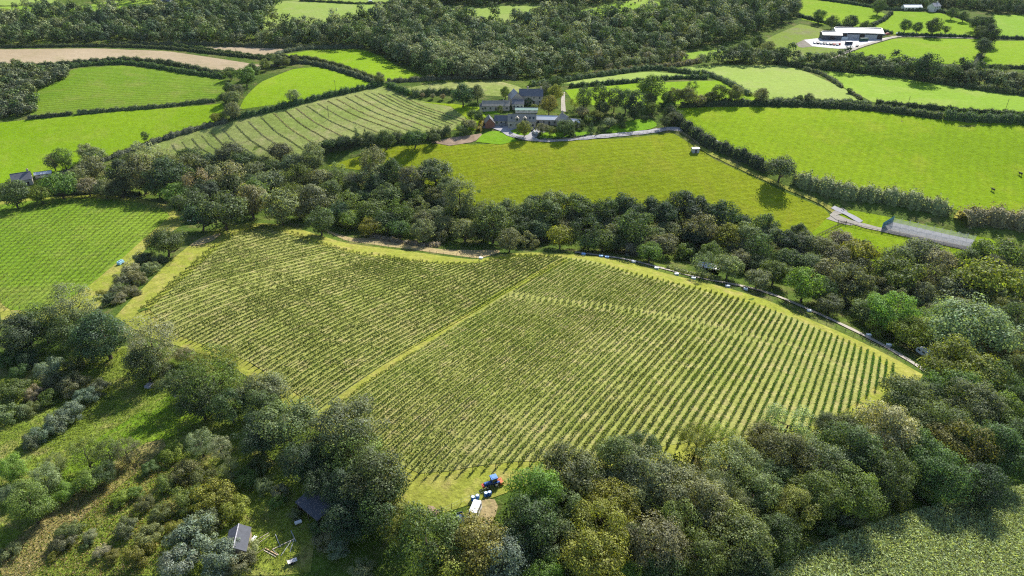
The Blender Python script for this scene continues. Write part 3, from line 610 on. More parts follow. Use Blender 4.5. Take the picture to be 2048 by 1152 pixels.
HT = [(585,190,27,'p'),(170,302,36,'p'),(105,322,36,'g'),(125,315,34,'m','tall'),(290,272,16,'d','tall'),(430,234,20,'y'),(445,230,16,'m'),(758,155,24,'g'),(338,126,16,'k'),(460,145,26,'d'),(490,150,40,'m'),(505,140,30,'d'),(455,175,24,'d'),(475,180,30,'v'),(465,195,34,'g'),(450,195,22,'d'),
 (465,220,34,'g'),(530,128,24,'b'),(555,120,24,'v'),(570,122,18,'b'),(590,118,16,'v'),(1562,338,66,'g','dome'),(1618,195,20,'v'),(1600,196,14,'d'),(1699,180,11,'d'),(1640,30,27,'d','round'),(1665,43,26,'d'),(1700,44,32,'k'),(1731,54,26,'d'),(1758,12,30,'d'),
 (1812,50,26,'d'),(1836,54,22,'d'),(1870,52,34,'d'),(1893,58,16,'d'),(1905,26,22,'d'),(1928,32,20,'d'),(1955,45,30,'k'),(1972,48,34,'k'),(1960,62,26,'d'),(1980,68,40,'k'),(1970,92,34,'k'),(1855,132,54,'k','round'),(1940,138,36,'k'),(1905,145,36,'d'),(2000,140,30,'d'),(1920,152,30,'g','dome'),
 (1985,155,40,'g','dome'),(2030,160,40,'g','dome'),(1515,85,30,'d'),(1490,98,34,'d'),(1535,95,30,'g'),(1560,105,28,'d'),(1465,105,30,'d'),(2010,222,10,'d','bush'),(740,278,26,'k','tall'),(712,272,24,'k','cone'),(730,270,16,'d','cone'),(770,278,40,'d'),(830,278,46,'d','dome'),(690,285,36,'k','dome'),(870,276,26,'d','dome'),(660,290,34,'d','dome')]
plant_list(HT, R_HT, 'mid')
# ------------------------------------------------------------------ far woods (masses of trees, each wood one sheet of leaves)
def wood(name, label, poly, rr, tints, sep=1.25, leaf=.19, nleaf=620, off=0.0, kinds=None, seed=3):
    rs = np.random.RandomState(seed); r_ = random.Random(seed)
    Q, _ = hits(poly, off); W = Q[:, :2]; lo = W.min(0); hi = W.max(0)
    pts = []; cell = {}
    n = int((hi - lo).prod() / (rr[0] ** 2) * 1.5)
    for _ in range(min(n, 14000)):
        p = (r_.uniform(lo[0], hi[0]), r_.uniform(lo[1], hi[1])); R = r_.uniform(*rr)
        k = (int(p[0] // 14), int(p[1] // 14)); bad = False
        for i in (-1, 0, 1):
            for j in (-1, 0, 1):
                for q in cell.get((k[0]+i, k[1]+j), ()):
                    if (p[0]-q[0])**2 + (p[1]-q[1])**2 < (sep * .5 * (R + q[2]))**2: bad = True; break
        if bad: continue
        q = (p[0], p[1], R); cell.setdefault(k, []).append(q); pts.append(q)
    P = np.array(pts); P = P[inside(P[:, :2], W)]
    Z = hgt(P[:, 0], P[:, 1]); Vs = []; Fs = []; Ts = []; base = 0
    protos = []
    for s in range(6):
        kk = (kinds or ['round', 'round', 'tall', 'dome'])[s % len(kinds or [0,0,0,0])]
        a = {'round': (1, 1, .85, 1.1), 'tall': (1, 1, 1.2, 1.5), 'dome': (1, 1, .75, .75)}[kk]
        m = 24; d = unit(rs.normal(size=(m, 3)) + np.array([0, 0, .35])); cen = d * rs.uniform(.6, .92, (m, 1)) * a[:3]; cr = rs.uniform(.24, .42, m)
        wch = rs.choice(m, nleaf, p=cr**2 / (cr**2).sum()); o = unit(rs.normal(size=(nleaf, 3)) + np.array([0, 0, .4]))
        C = cen[wch] + o * (cr[wch] * rs.uniform(.7, 1.1, nleaf))[:, None]; C[:, 2] = np.maximum(C[:, 2] + a[3], .1)
        N = unit(o * .6 + unit(C - np.array([0, 0, a[3] * .6])) * .8 + rs.normal(size=o.shape) * .28); V, F = leaf_quads(C, N, leaf * rs.uniform(.7, 1.35, nleaf), rs, .85); protos.append(V)
    for i, (x, y, R) in enumerate(P):
        V = protos[rs.randint(6)]; an = rs.uniform(0, 6.283); c, s_ = math.cos(an), math.sin(an)
        Vt = np.stack([V[:, 0]*c - V[:, 1]*s_, V[:, 0]*s_ + V[:, 1]*c, V[:, 2] * rs.uniform(.85, 1.25)], -1) * R + np.array([x, y, Z[i]])
        Vs.append(Vt); t = np.array(TINT[r_.choice(tints)][0]) * rs.uniform(.75, 1.25); Ts.append(np.tile(np.append(t, 1.0), (len(Vt), 1)))
    V = np.concatenate(Vs); me = np_mesh(name, V, np.arange(len(V)).reshape(-1, 4))
    at = me.color_attributes.new('tint', 'FLOAT_COLOR', 'POINT'); at.data.foreach_set('color', np.concatenate(Ts).astype(np.float32).ravel())
    o = link(name, me, M['woodleaf']); tag(o, label, 'wood', None, 'stuff'); return len(P)
WT = ['d','d','k','k','d','g','d','m','g','k','b']
NW = 0
NW += wood('woodland', 'dark mixed woodland on the hillside above the stubble field', [(-30,48),(60,44),(150,36),(250,34),(330,30),(430,26),(448,8),(560,-6),(552,22),(535,45),(506,64),(510,88),(420,90),(300,88),(100,90),(-30,90)], (4.2, 7.2), WT, 1.15, seed=3)
NW += wood('woodland', 'broad mixed woodland filling the valley behind the farmhouse', [(515,92),(512,70),(560,66),(620,64),(680,58),(735,52),(768,40),(785,15),(800,-8),(868,-8),(872,18),(900,34),(950,50),(1010,56),(1060,40),(1130,42),(1250,40),(1325,26),(1345,-8),(1592,-8),(1600,25),(1560,52),(1470,82),(1380,100),(1250,122),(1200,130),(1180,150),(1060,158),(1020,158),(870,160),(845,150),(800,125),(740,104),(700,97),(620,96),(560,98)], (4.2, 7.4), ['d','d','k','g','d','k','b','g','d','m','d','p'], 1.12, seed=5)
NW += wood('scrubland', 'purple-brown scrub spreading at the left edge of the ribbed meadow', [(-30,138),(60,138),(120,142),(142,152),(115,168),(70,182),(62,200),(80,215),(58,232),(-30,242)], (2.2, 4.2), ['v','v','v','d','b'], 1.0, .26, 420, kinds=['dome'], seed=8)
NW += wood('woodland', 'thin wood along the top edge behind the green fields', [(1640,-8),(1700,2),(1760,12),(1860,18),(1900,16),(1960,20),(1990,28),(2070,28),(2070,-20),(1640,-20)], (3.5, 6.0), ['d','k','d','g'], 1.15, seed=9)
NW += wood('woodland', 'wood at the top behind the pale valley meadow', [(860,-16),(1290,-16),(1270,-4),(1150,16),(1120,10),(1010,8),(940,12),(880,8)], (4, 6.5), ['k','d','d'], 1.15, seed=10)
NW += wood('thicket', 'thicket of low willows below the valley wood', [(1190,128),(1230,112),(1290,106),(1340,112),(1380,122),(1300,136),(1210,146)], (3, 5), ['g','g','b','t','d'], 1.1, seed=12)
NW += wood('thicket', 'line of stream side trees behind the pale green pastures', [(1390,132),(1450,120),(1540,118),(1620,124),(1700,128),(1760,132),(1850,146),(1960,160),(2070,176),(2070,192),(1960,176),(1850,162),(1760,152),(1640,140),(1560,130),(1450,130)], (2.8, 5.2), ['d','g','d','k','v'], 1.05, seed=13)
NW += wood('copse', 'ash copse on the slope right of the bright hill field', [(735,92),(790,84),(880,100),(960,118),(1010,130),(1030,158),(900,158),(860,148),(800,126),(740,102)], (3.6, 5.4), ['p','g','g','g','p'], 1.0, kinds=['tall'], seed=14)
NW += wood('thicket', 'scattered trees among the top left pastures', [(-20,30),(40,22),(100,22),(220,10),(300,8),(330,16),(430,16),(440,2),(300,-4),(240,2),(150,18),(90,30)], (3, 5.5), ['d','k','g'], 1.9, seed=15)
# ------------------------------------------------------------------ hedges
def hedge(label, pix, width, height, tint='d', sm=6, dens=1.0, leaf=.55, group=None, name='hedge'):
    Q, _ = hits(smooth_line(pix, sm)); L = resample(Q[:, :2], .5); n = len(L); rs = np.random.RandomState(len(label) * 7 + n)
    d = unit(np.gradient(L, axis=0)); nr = np.stack([-d[:, 1], d[:, 0]], -1)
    ph = rs.uniform(0, 9); s = np.arange(n) * .5
    lump = 1 + .20 * np.sin(s * .62 + ph) + .16 * np.sin(s * 1.71 + 2 * ph) + .10 * np.sin(s * .19 + ph) + rs.normal(0, .05, n)
    per = int(max(14, dens * (width + 2 * height) * .5 / (leaf ** 2) * 2.4)); k = np.repeat(np.arange(n), per); m = len(k)
    a = rs.uniform(-.25, math.pi + .25, m); rad = rs.uniform(.72, 1.06, m)
    x = np.cos(a) * width * .5 * lump[k] * rad; z = np.maximum(.08, np.sin(a) ** .8 * height * lump[k] * rad if False else np.abs(np.sin(a)) ** .7 * height * lump[k] * rad)
    P = L[k] + nr[k] * x[:, None] + d[k] * rs.uniform(-.5, .5, (m, 1))
    C = np.column_stack([P, hgt(P[:, 0], P[:, 1]) + z])
    N = np.column_stack([nr[k] * np.cos(a)[:, None], np.sin(a) + .2]) + rs.normal(size=(m, 3)) * .5
    V, F = leaf_quads(C, N, leaf * rs.uniform(.6, 1.4, m), rs, .85)
    ca = np.array([math.pi, math.pi*.72, math.pi*.5, math.pi*.28, 0]); prof = np.stack([np.cos(ca) * width * .40, np.sin(ca) ** .7 * height * .82], -1); ii = np.arange(0, n, 2)
    if len(ii) > 1 and height > .6:
        CV = []
        for q in ii:
            for u, w_ in prof * lump[q]:
                p = L[q] + nr[q] * u; CV.append((p[0], p[1], float(w_)))
        CV = np.array(CV); CV[:, 2] += hgt(CV[:, 0], CV[:, 1]) - .05; g5 = np.arange(len(ii) * 5).reshape(-1, 5)
        CF = np.stack([g5[:-1, :-1], g5[:-1, 1:], g5[1:, 1:], g5[1:, :-1]], -1).reshape(-1, 4)
        F = np.vstack([F, CF + len(V)]); V = np.vstack([V, CV])
    o = link(name, np_mesh(name, V, F), M['leaf']); c = TINT[tint][0]; o.color = (*[v * rnd.uniform(.85, 1.15) for v in c], 1)
    tag(o, label, 'hedge', group or 'field hedges'); return o
hedge('dark hedge along the near edge of the stubble field', [(-10,132),(55,134),(110,130),(160,127),(240,121),(330,127),(400,141),(445,149)], 4, 2.8, 'v')
hedge('dark hedge along the top of the ribbed meadow', [(112,143),(160,133),(240,128),(300,134),(370,146),(450,157)], 4, 2.8, 'd')
hedge('thin hedge along the far edge of the stubble field', [(-10,96),(120,94),(230,94),(330,98),(430,108),(545,121)], 3, 2.4, 'd')
hedge('hedge between the two stubble fields', [(350,92),(430,103),(512,114),(550,118)], 3, 2.4, 'd')
hedge('hedge below the dark hillside woodland', [(225,90),(400,90),(512,94),(640,96),(725,95)], 4, 3.0, 'g')
hedge('arched hedge over the bright hill field', [(545,113),(575,104),(620,98),(700,96),(728,96)], 4, 2.6, 'v')
hedge('lane hedge on the far side below the bright hill field', [(535,115),(600,117),(650,126),(700,141),(752,161)], 3.6, 2.6, 'd')
hedge('lane hedge on the near side above the mid hill field', [(488,152),(520,140),(560,131),(610,127),(660,137),(710,152),(750,167)], 3.6, 2.8, 'v')
hedge('hedge between the mid hill field and the hay field', [(462,238),(512,229),(580,212),(650,195),(720,180),(766,170)], 4.2, 3.2, 'd')
hedge('dark lane hedge down the left side of the hay field', [(120,352),(180,330),(240,310),(300,287),(380,262),(455,243)], 4.5, 2.0, 'v')
hedge('thin hedge below the ribbed meadow', [(57,238),(100,233),(145,228)], 2.4, 2.0, 'v')
hedge('long thin hedge between the ribbed meadow and the bright pasture', [(157,227),(230,221),(320,214),(400,205),(432,203)], 2.6, 2.0, 'v')
hedge('short thick hedge at the hay field corner', [(775,172),(798,182),(820,190)], 5, 3.4, 'd')
hedge('hedge running from the crossing towards the valley wood', [(775,165),(830,162),(900,158),(1000,156),(1035,160)], 4, 2.8, 'v')
hedge('tall dark hedge above the young orchard', [(824,193),(870,188),(918,187)], 5, 3.6, 'd')
hedge('hedge along the top of the long pale field', [(1060,172),(1105,167),(1160,158),(1220,150),(1300,139),(1360,145),(1400,151)], 4.5, 3.2, 'd')
hedge('dark hedge between the long pale field and the bright strip', [(1140,175),(1200,170),(1280,164),(1350,158),(1415,158)], 4, 2.8, 'd')
hedge('hedge curving down the left side of the pale pasture', [(1404,147),(1440,160),(1470,175),(1500,192)], 4, 2.8, 'v')
hedge('long dark hedge above the large lush pasture', [(1362,213),(1450,209),(1540,209),(1640,212),(1740,219),(1820,228),(1885,237)], 5, 3.4, 'd')
hedge('thick dark hedge at the far right of the lush pasture', [(1888,236),(1940,241),(2000,243),(2070,243)], 6.5, 4.4, 'd')
hedge('upper hedge of the lane below the pale pasture', [(1545,203),(1620,204),(1690,206),(1742,211)], 3.4, 2.4, 'v')
hedge('upper hedge of the lane on the right', [(1752,208),(1830,214),(1900,221),(2000,229),(2070,231)], 3.4, 2.6, 'd')
hedge('short hedge beside the lane gate above the garden', [(1318,213),(1335,212),(1350,212)], 5, 3.0, 'd')
hedge('dark hedge dropping from the farm drive along the lush pasture', [(1338,230),(1358,247),(1385,268),(1410,287),(1450,303),(1500,325),(1535,345)], 7, 5.2, 'd')
hedge('thick tall hedge below the lush pasture beside the netted court', [(1585,362),(1640,378),(1700,392),(1760,398),(1830,410),(1900,428)], 10, 6.0, 'g', leaf=.8)
hedge('tall leafy hedge end at the right below the lush pasture', [(1920,446),(1960,440),(2010,446),(2070,458)], 11, 6.5, 'g', leaf=.8)
hedge('hedge between the pale pasture and the far pasture', [(1608,140),(1640,148),(1665,162),(1684,176)], 3.2, 2.2, 'v')
hedge('short hedge below the lone round tree', [(1698,185),(1712,193),(1722,200)], 2.6, 1.8, 'v')
hedge('hedge above the cattle barn', [(1596,33),(1640,44),(1690,56),(1740,61),(1785,68)], 4, 2.8, 'k')
hedge('hedge rising from the barn to the top wood', [(1742,53),(1765,42),(1782,28)], 4, 2.8, 'k')
hedge('dark hedge along the barn lane', [(1795,71),(1870,73),(1960,76),(2070,79)], 3.4, 2.6, 'k')
hedge('hedge along the upper edge of the top right pasture', [(1625,-2),(1700,8),(1780,20),(1880,24),(1955,50),(1985,58)], 3.6, 2.6, 'k')
hedge('thin hedge beside the farm tree row', [(1958,112),(1950,130),(1948,145)], 3, 2.2, 'v')
hedge('thin hedge at the far right pastures', [(1960,134),(2010,136),(2070,138)], 3, 2.4, 'd')
hedge('dark hedge of the right side stream line', [(1560,130),(1680,142),(1780,152),(1860,164),(1960,180),(2070,194)], 5, 3.6, 'd')
hedge('thin hedge across the top left pale field', [(600,2),(660,5),(720,8),(783,7)], 3, 2.0, 'd')
hedge('hedge along the lower edge of the hay field', [(640,303),(700,292),(770,283),(850,277),(900,268)], 7, 4.4, 'd')
hedge('clipped yellow hedge beside the farm courtyard', [(957,264),(962,254),(966,246)], 3, 2.2, 'y')
hedge('low clipped garden hedge along the drive wall', [(1080,268),(1080,279),(1140,277),(1184,270)], 1.4, 1.0, 'd')
hedge('low brown hedge between the dry verge and the trees', [(745,473),(790,483),(840,490),(880,492)], 4, 1.6, 't')
hedge('dark hedge along the left vineyard top', [(-10,402),(60,394),(130,389),(215,386),(280,392)], 4, 2.4, 'd')
hedge('heathery brown hedge beside the open shelter', [(1335,536),(1365,545),(1400,552),(1440,560)], 5, 1.6, 'b')
hedge('stream bank hedge under the valley wood at right', [(1400,124),(1350,133),(1290,137),(1230,146),(1180,152)], 5, 3, 'g')
# ------------------------------------------------------------------ vine rows
ORD = {1:'first',2:'second',3:'third',4:'fourth',5:'fifth',6:'sixth',7:'seventh',8:'eighth',9:'ninth',10:'tenth',11:'eleventh',12:'twelfth',13:'thirteenth',14:'fourteenth',15:'fifteenth',16:'sixteenth',17:'seventeenth',18:'eighteenth',19:'nineteenth'}
TENS = {2:('twentieth','twenty'),3:('thirtieth','thirty'),4:('fortieth','forty'),5:('fiftieth','fifty'),6:('sixtieth','sixty'),7:('seventieth','seventy'),8:('eightieth','eighty'),9:('ninetieth','ninety')}
def ordinal(n):
    if n in ORD: return ORD[n]
    if n >= 100: return ('hundred and ' + ordinal(n - 100)) if n > 100 else 'hundredth'
    t, u = divmod(n, 10); return TENS[t][0] if u == 0 else TENS[t][1] + '-' + ORD[u]
post_me = MB().tube((0,0,-.2), (0,0,1.75), .055, .05, 6).mesh('end_post'); post_me.materials.append(M['post'])
VIGOR = np.random.RandomState(5)
def vine_row(a, b, label, group, tint=(.105,.125,.016), dens=30, hi=1.85, wid=.27, seed=0, gap=.05):
    rs = np.random.RandomState(seed + 1000)
    a = np.array(a[:2], float); b = np.array(b[:2], float); Ln = float(np.hypot(*(b - a)))
    if Ln < 3: return None
    d = (b - a) / Ln; nr = np.array([-d[1], d[0]])
    nv = max(2, int(Ln / 1.1)); vg = rs.uniform(.75, 1.2, nv); vg[rs.uniform(size=nv) < gap] = .25
    # weak and strong patches drift across the block
    sx = a[0] + d[0] * np.arange(nv) * 1.1; sy = a[1] + d[1] * np.arange(nv) * 1.1
    pt = np.sin(sx * .11 + 1.3) * np.sin(sy * .083 + .4) + .6 * np.sin(sx * .31 + sy * .27); vg *= 1 + .16 * pt
    cnt = rs.poisson(np.maximum(.5, vg) * dens * 1.1)
    k = np.repeat(np.arange(nv), cnt); m = len(k)
    s = np.clip((k + .5) * Ln / nv + rs.normal(0, .40, m), 0.1, Ln - .1)
    z = .68 + (hi * np.clip(vg[k], .55, 1.2) - .68) * rs.beta(1.3, 1.25, m)
    off = rs.normal(0, wid * .5, m) * (1.15 - .35 * z / hi)
    P = a + d * s[:, None] + nr * off[:, None]
    C = np.column_stack([P, hgt(P[:, 0], P[:, 1]) + z])
    N = rs.normal(size=(m, 3)) * np.array([1, 1, .55]) + np.column_stack([nr * np.sign(off + 1e-6)[:, None] * .7, np.full(m, .25)])
    V, F = leaf_quads(C, N, rs.uniform(.18, .36, m), rs, .85)
    root = empty('vine_row', (a[0], a[1], float(hgt(a[0], a[1])[0])))
    f = np_mesh('foliage', V - np.array(root.location), F)
    fo = link('foliage', f, M['vineleaf'], root)
    v = rnd.uniform(.85, 1.18); fo.color = (tint[0] * v * rnd.uniform(.9, 1.12), tint[1] * v, tint[2] * v, 1)
    for p in (a, b):
        o = link('end_post', post_me, None, root); o.location = (p[0] - a[0], p[1] - a[1], float(hgt(p[0], p[1])[0]) - root.location.z)
    tag(root, label, 'vine row', group); return root
def interp_px(keys, i):
    k = np.array([e[0] for e in keys], float); return np.array([np.interp(i, k, [e[1] for e in keys]), np.interp(i, k, [e[2] for e in keys])])
NEAR = [(0,656,831),(7,745,892),(15,848,957),(18,896,949),(22,1000,937),(29,1183,923),(38,1375,893),(45,1500,878),(53,1633,858),(57,1712,812),(61,1783,757)]
FARR = [(0,1138,521),(8,1204,533),(16,1270,553),(36,1488,604),(52,1686,683),(56,1735,706),(61,1790,738)]
GAP = np.array([(900,560),(1002,592),(1029,592),(1086,603),(1174,612),(1249,622),(1324,634),(1399,650),(1465,668),(1522,682),(1567,691),(1640,716),(1720,760),(1800,800)], float)
def seg_cross(P, Q, line):
    d = Q - P
    for u, v in zip(line[:-1], line[1:]):
        e = v - u; den = d[0]*e[1] - d[1]*e[0]
        if abs(den) < 1e-9: continue
        w_ = u - P; t = (w_[0]*e[1] - w_[1]*e[0]) / den; s = (w_[0]*d[1] - w_[1]*d[0]) / den
        if 0 <= t <= 1 and 0 <= s <= 1: return t
    return None
gq, _ = hits(GAP); GW = gq[:, :2]
nl = nu = 0
NPX = np.array([e[1:] for e in NEAR], float); FPXL = np.array([e[1:] for e in FARR], float)
NWL = hits(NPX)[0][:, :2]; FWL = hits(FPXL)[0][:, :2]; NWL = np.vstack([NWL[0] * 2 - NWL[1], NWL, NWL[-1] * 2 - NWL[-2]]); FWL = np.vstack([FWL[0] * 2 - FWL[1], FWL, FWL[-1] * 2 - FWL[-2]])
az0 = math.radians(30.0); rd = np.array([math.sin(az0), math.cos(az0)]); rn = np.array([math.cos(az0), -math.sin(az0)])
for i in range(62):
    P0 = rn * (-105.2 + 1.975 * i); P1 = P0 + rd * 500
    ta, tb = seg_cross(P0, P1, NWL), seg_cross(P0, P1, FWL)
    if ta is None or tb is None or tb - ta < .012: continue
    A = P0 + rd * 500 * ta; B = P0 + rd * 500 * tb
    t = seg_cross(A, B, GW); Ln = np.hypot(*(B - A))
    if i > 55: t = None
    young = np.clip((i - 34) / 22, 0, 1); tint = (.070 - .024 * young, .112 - .004 * young, .015 + .008 * young); dn = 58 + 4 * young; wd = .34 + .14 * young
    if t is None:
        nl += 1; vine_row(A, B, '%s vine row right of the grass track, in the near block by the tractor' % ordinal(nl), 'vine rows of the near block', tint, dn, wid=wd, seed=i)
    else:
        nl += 1; vine_row(A, A + (B - A) * (t - 1.6 / Ln), '%s vine row right of the grass track, in the near block by the tractor' % ordinal(nl), 'vine rows of the near block', tint, dn, wid=wd, seed=i)
        nu += 1; vine_row(A + (B - A) * (t + 1.6 / Ln), B, '%s vine row right of the grass track, in the upper block before the gravel track' % ordinal(nu), 'vine rows of the upper block', tint, dn, wid=wd, seed=300 + i)
# left block: rows parallel to the grass track
LN = [(-58,505,450),(-53,441,484),(-46,360,552),(-39,283,622),(-32,348,672),(-24,424,697),(-16,500,724),(-8,568,772),(0,636,820)]
LFAR, _ = hits([(480,447),(520,452),(560,460),(600,473),(640,489),(680,500),(720,509),(800,521),(860,528),(900,530),(960,528),(1010,516),(1060,514),(1126,518),(1180,524)]); LFAR = LFAR[:, :2]
k = 0
for j in range(0, -58, -1):
    Q, _ = hits([interp_px(LN, j)]); A = Q[0][:2]; az = math.radians(30.8 + 4.4 * min(1, -j / 39))
    d = np.array([math.sin(az), math.cos(az)]); t = seg_cross(A, A + d * 400, LFAR)
    if t is None: continue
    k += 1; vine_row(A, A + d * (400 * t), '%s vine row left of the grass track, in the left vineyard block' % ordinal(k), 'vine rows of the left block', (.066, .104, .015), 60, seed=600 - j, gap=.08)
# far left young vineyard
VP = [(25,622),(95,622),(165,582),(250,512),(342,431),(325,418),(270,405),(215,400),(150,398),(60,404),(-60,416),(-60,640)]
Q, _ = hits(VP); VPW = Q[:, :2]; ring = np.vstack([VPW, VPW[:1]])
Q, _ = hits([(165,582),(341,433),(20,600),(180,402)])
d1 = Q[1][:2] - Q[0][:2]; d2 = Q[3][:2] - Q[2][:2]; a1 = math.atan2(*d1); a2 = math.atan2(*d2); org = Q[0][:2]; nrm = np.array([math.cos(a1), -math.sin(a1)])
k = 0
for j in range(1, 46):
    az = a1 + (a2 - a1) * min(1.6, j / 20.0) * .55; d = np.array([math.sin(az), math.cos(az)])
    c0 = org - nrm * (2.35 * j - 1.6); P0 = c0 - d * 120; P1 = c0 + d * 200
    ts = []
    for u, v in zip(ring[:-1], ring[1:]):
        t = seg_cross(P0, P1, np.array([u, v]))
        if t is not None: ts.append(t)
    if len(ts) < 2: continue
    k += 1; vine_row(P0 + (P1 - P0) * (min(ts) + .004), P0 + (P1 - P0) * (max(ts) - .004), '%s row of young vines left of the scrub strip, in the far left vineyard' % ordinal(k), 'vine rows of the far left vineyard', (.115, .160, .040), 20, 1.4, .28, seed=900 + j, gap=.12)
# ------------------------------------------------------------------ buildings and things
def yaw_of(p, q):
    """heading of the ground line from pixel p to pixel q"""
    Q, _ = hits([p, q]); d = Q[1] - Q[0]; return math.atan2(d[1], d[0])
def win(parent, x, z, w_, h_, y, face=-1, name='window', mat=None):
    f = MB().box(x - w_/2 - .08, x + w_/2 + .08, y - .05, y + .05, z - .08, z + h_ + .08).build('window_frame' if name == 'window' else name + '_frame', M['render'], parent)
    f.name = name
    MB().box(x - w_/2, x + w_/2, y + face*.075 - .02, y + face*.075 + .02, z, z + h_).build('pane' if name == 'window' else 'leaf_panel', mat or M['glass'], f)
def house(name, label, cat, px, py, L, D, wh, rh, yaw, wall, roof, wins=4, door=True, chim=(), hip=False, dormers=(), roofwins=(), group='farmhouse buildings', end_wins=0, back=3.0):
    P, _ = G(px, py); z0 = P[2]
    r = empty(name, P, yaw); tag(r, label, cat, group)
    mb = MB()
    if hip:
        mb.box(-L/2, L/2, -D/2, D/2, -back, wh)
    else:
        mb.prism([(-D/2, -back), (D/2, -back), (D/2, wh), (0, wh + rh), (-D/2, wh)], 'x', -L/2, L/2)
    mb.build('wall', wall, r)
    ov, th = .3, .16; rf = MB()
    if hip:
        e = min(L, D) * .5 * .92; hx = max(L/2 - e, .05); hy = max(D/2 - e, .05) if D > L else .05
        a = [(-L/2-ov, -D/2-ov, wh), (L/2+ov, -D/2-ov, wh), (L/2+ov, D/2+ov, wh), (-L/2-ov, D/2+ov, wh), (-hx, -hy, wh+rh), (hx, -hy, wh+rh), (hx, hy, wh+rh), (-hx, hy, wh+rh)]
        rf.add(a, [(3,2,1,0), (4,5,6,7), (0,1,5,4), (1,2,6,5), (2,3,7,6), (3,0,4,7)])
    else:
        k = rh / (D/2)
        for s in (-1, 1):
            e = (s*(D/2+ov), wh - k*ov + .03); t = (0, wh + rh + .03)
            rf.prism([e, t, (t[0], t[1] + th), (e[0], e[1] + th)], 'x', -L/2 - ov, L/2 + ov)
    ro = rf.build('roof', roof, r)
    MB().box(-L/2 - .2, L/2 + .2, -.12, .12, wh + rh + .16, wh + rh + .27).build('ridge_tiles', M['felt'], ro) if not hip else None
    for cx in chim:
        c = MB().box(cx - .45, cx + .45, -.35, .35, wh + rh * .6, wh + rh + 1.3).box(cx - .52, cx + .52, -.42, .42, wh + rh + 1.3, wh + rh + 1.45).build('chimney', wall, ro)
        MB().tube((cx, 0, wh + rh + 1.45), (cx, 0, wh + rh + 1.9), .14, .11, 7).build('chimney_pot', M['brick'], ro)
    n = wins
    for i in range(n):
        x = -L/2 + L * (i + .5) / n
        if door and i == n // 2:
            win(r, x, .05, 1.0, 2.0, -D/2, name='door', mat=M['darkboards'])
        else: win(r, x, .95, 1.1, min(1.2, wh - 1.3), -D/2)
        if wh > 4.2 and not (door and i == n // 2 and False): win(r, x, 3.3 if wh > 4.6 else 2.9, 1.0, 1.0, -D/2)
    for cx in dormers:
        dy0 = -D/2 + .2; zb = wh - .1; zt = wh + rh * .55
        g_ = MB().prism([(cx - .9, zb), (cx + .9, zb), (cx + .9, zt), (cx, zt + .75), (cx - .9, zt)], 'y', dy0, 0).build('dormer', wall, r)
        dr = MB()
        for s in (-1, 1): dr.prism([(cx + s*1.15, zt - .18), (cx, zt + .80), (cx, zt + .92), (cx + s*1.15, zt - .06)], 'y', dy0 - .2, .05)
        dr.build('dormer_roof', roof, g_)
        f = MB().box(cx - .5, cx + .5, dy0 - .05, dy0 + .03, zb + .35, zt - .1).build('dormer_window', M['glass'], g_)
    for cx in roofwins:
        k = rh / (D/2); y0, y1 = -D/2 * .72, -D/2 * .38
        za, zb2 = wh + (D/2 + y0) * k + .22, wh + (D/2 + y1) * k + .22
        MB().add([(cx-.45, y0, za), (cx+.45, y0, za), (cx+.45, y1, zb2), (cx-.45, y1, zb2), (cx-.45, y0, za+.06), (cx+.45, y0, za+.06), (cx+.45, y1, zb2+.06), (cx-.45, y1, zb2+.06)],
                 [(3,2,1,0), (4,5,6,7), (0,1,5,4), (1,2,6,5), (2,3,7,6), (3,0,4,7)]).build('skylight', M['glass'], ro)
    for i in range(end_wins):
        f = MB().box(L/2 - .05, L/2 + .05, -D/4 + i*D/2 - .5, -D/4 + i*D/2 + .5, 1.0, 2.2).build('window', M['render'], r)
        MB().box(L/2 + .055, L/2 + .09, -D/4 + i*D/2 - .42, -D/4 + i*D/2 + .42, 1.08, 2.12).build('pane', M['glass'], f)
    return r
T90 = math.pi / 2
house('farmhouse', 'long stone farmhouse with dark slate roof and two chimneys, rearmost of the group', 'house', 1062, 205, 14, 7.5, 4.8, 3.2, -.05, M['stone'], M['slate'], 4, chim=(-2.0, 6.0))
house('gable_wing', 'steep gabled wing joined to the left end of the rear farmhouse', 'house', 1031, 207, 9.5, 7.0, 4.2, 3.4, T90 + .25, M['stone'], M['slate'], 2, door=False)
house('long_cottage', 'long low stone range with grey roof left of the rear farmhouse', 'house', 992, 219, 16, 5.6, 2.9, 2.2, .02, M['stone'], M['warmslate'], 5)
house('low_annex', 'low grey roofed annex between the long range and the rear farmhouse', 'house', 1036, 216, 6.8, 5.4, 3.0, 2.0, 0, M['stone'], M['slate'], 3)
house('hipped_pavilion', 'small square pavilion with pale hipped roof at the end of the long range', 'outbuilding', 969, 220, 5.4, 5.4, 2.8, 2.4, .15, M['stone'], M['slate'], 2, hip=True)
house('little_gable', 'small gabled porch wing in front of the long range', 'outbuilding', 1009, 217, 4.6, 3.6, 2.5, 2.0, T90 + .3, M['stone'], M['slate'], 1, door=False)
house('dormer_house', 'stone house with two gabled dormers and skylights beside the courtyard', 'house', 1044, 252, 15.5, 7.0, 3.6, 3.0, -.03, M['stone'], M['warmslate'], 5, dormers=(-2.7, 1.6), roofwins=(-5.8, 4.4, 6.4))
house('brick_garage', 'small red brick garage with steep gable facing the courtyard', 'garage', 979, 252, 6.6, 5.2, 2.6, 2.8, T90 + .12, M['brick'], M['slate'], 1, door=False)
house('garage_range', 'low slate roofed range joining the brick garage to the dormer house', 'outbuilding', 1003, 248, 7.4, 5.0, 2.5, 2.3, -.03, M['stone'], M['slate'], 3)
house('white_roofed_range', 'long low range with bright white roof right of the dormer house', 'outbuilding', 1093, 247, 12.4, 5.0, 2.9, 1.6, -.08, M['stone'], M['whitemetal'], 4)
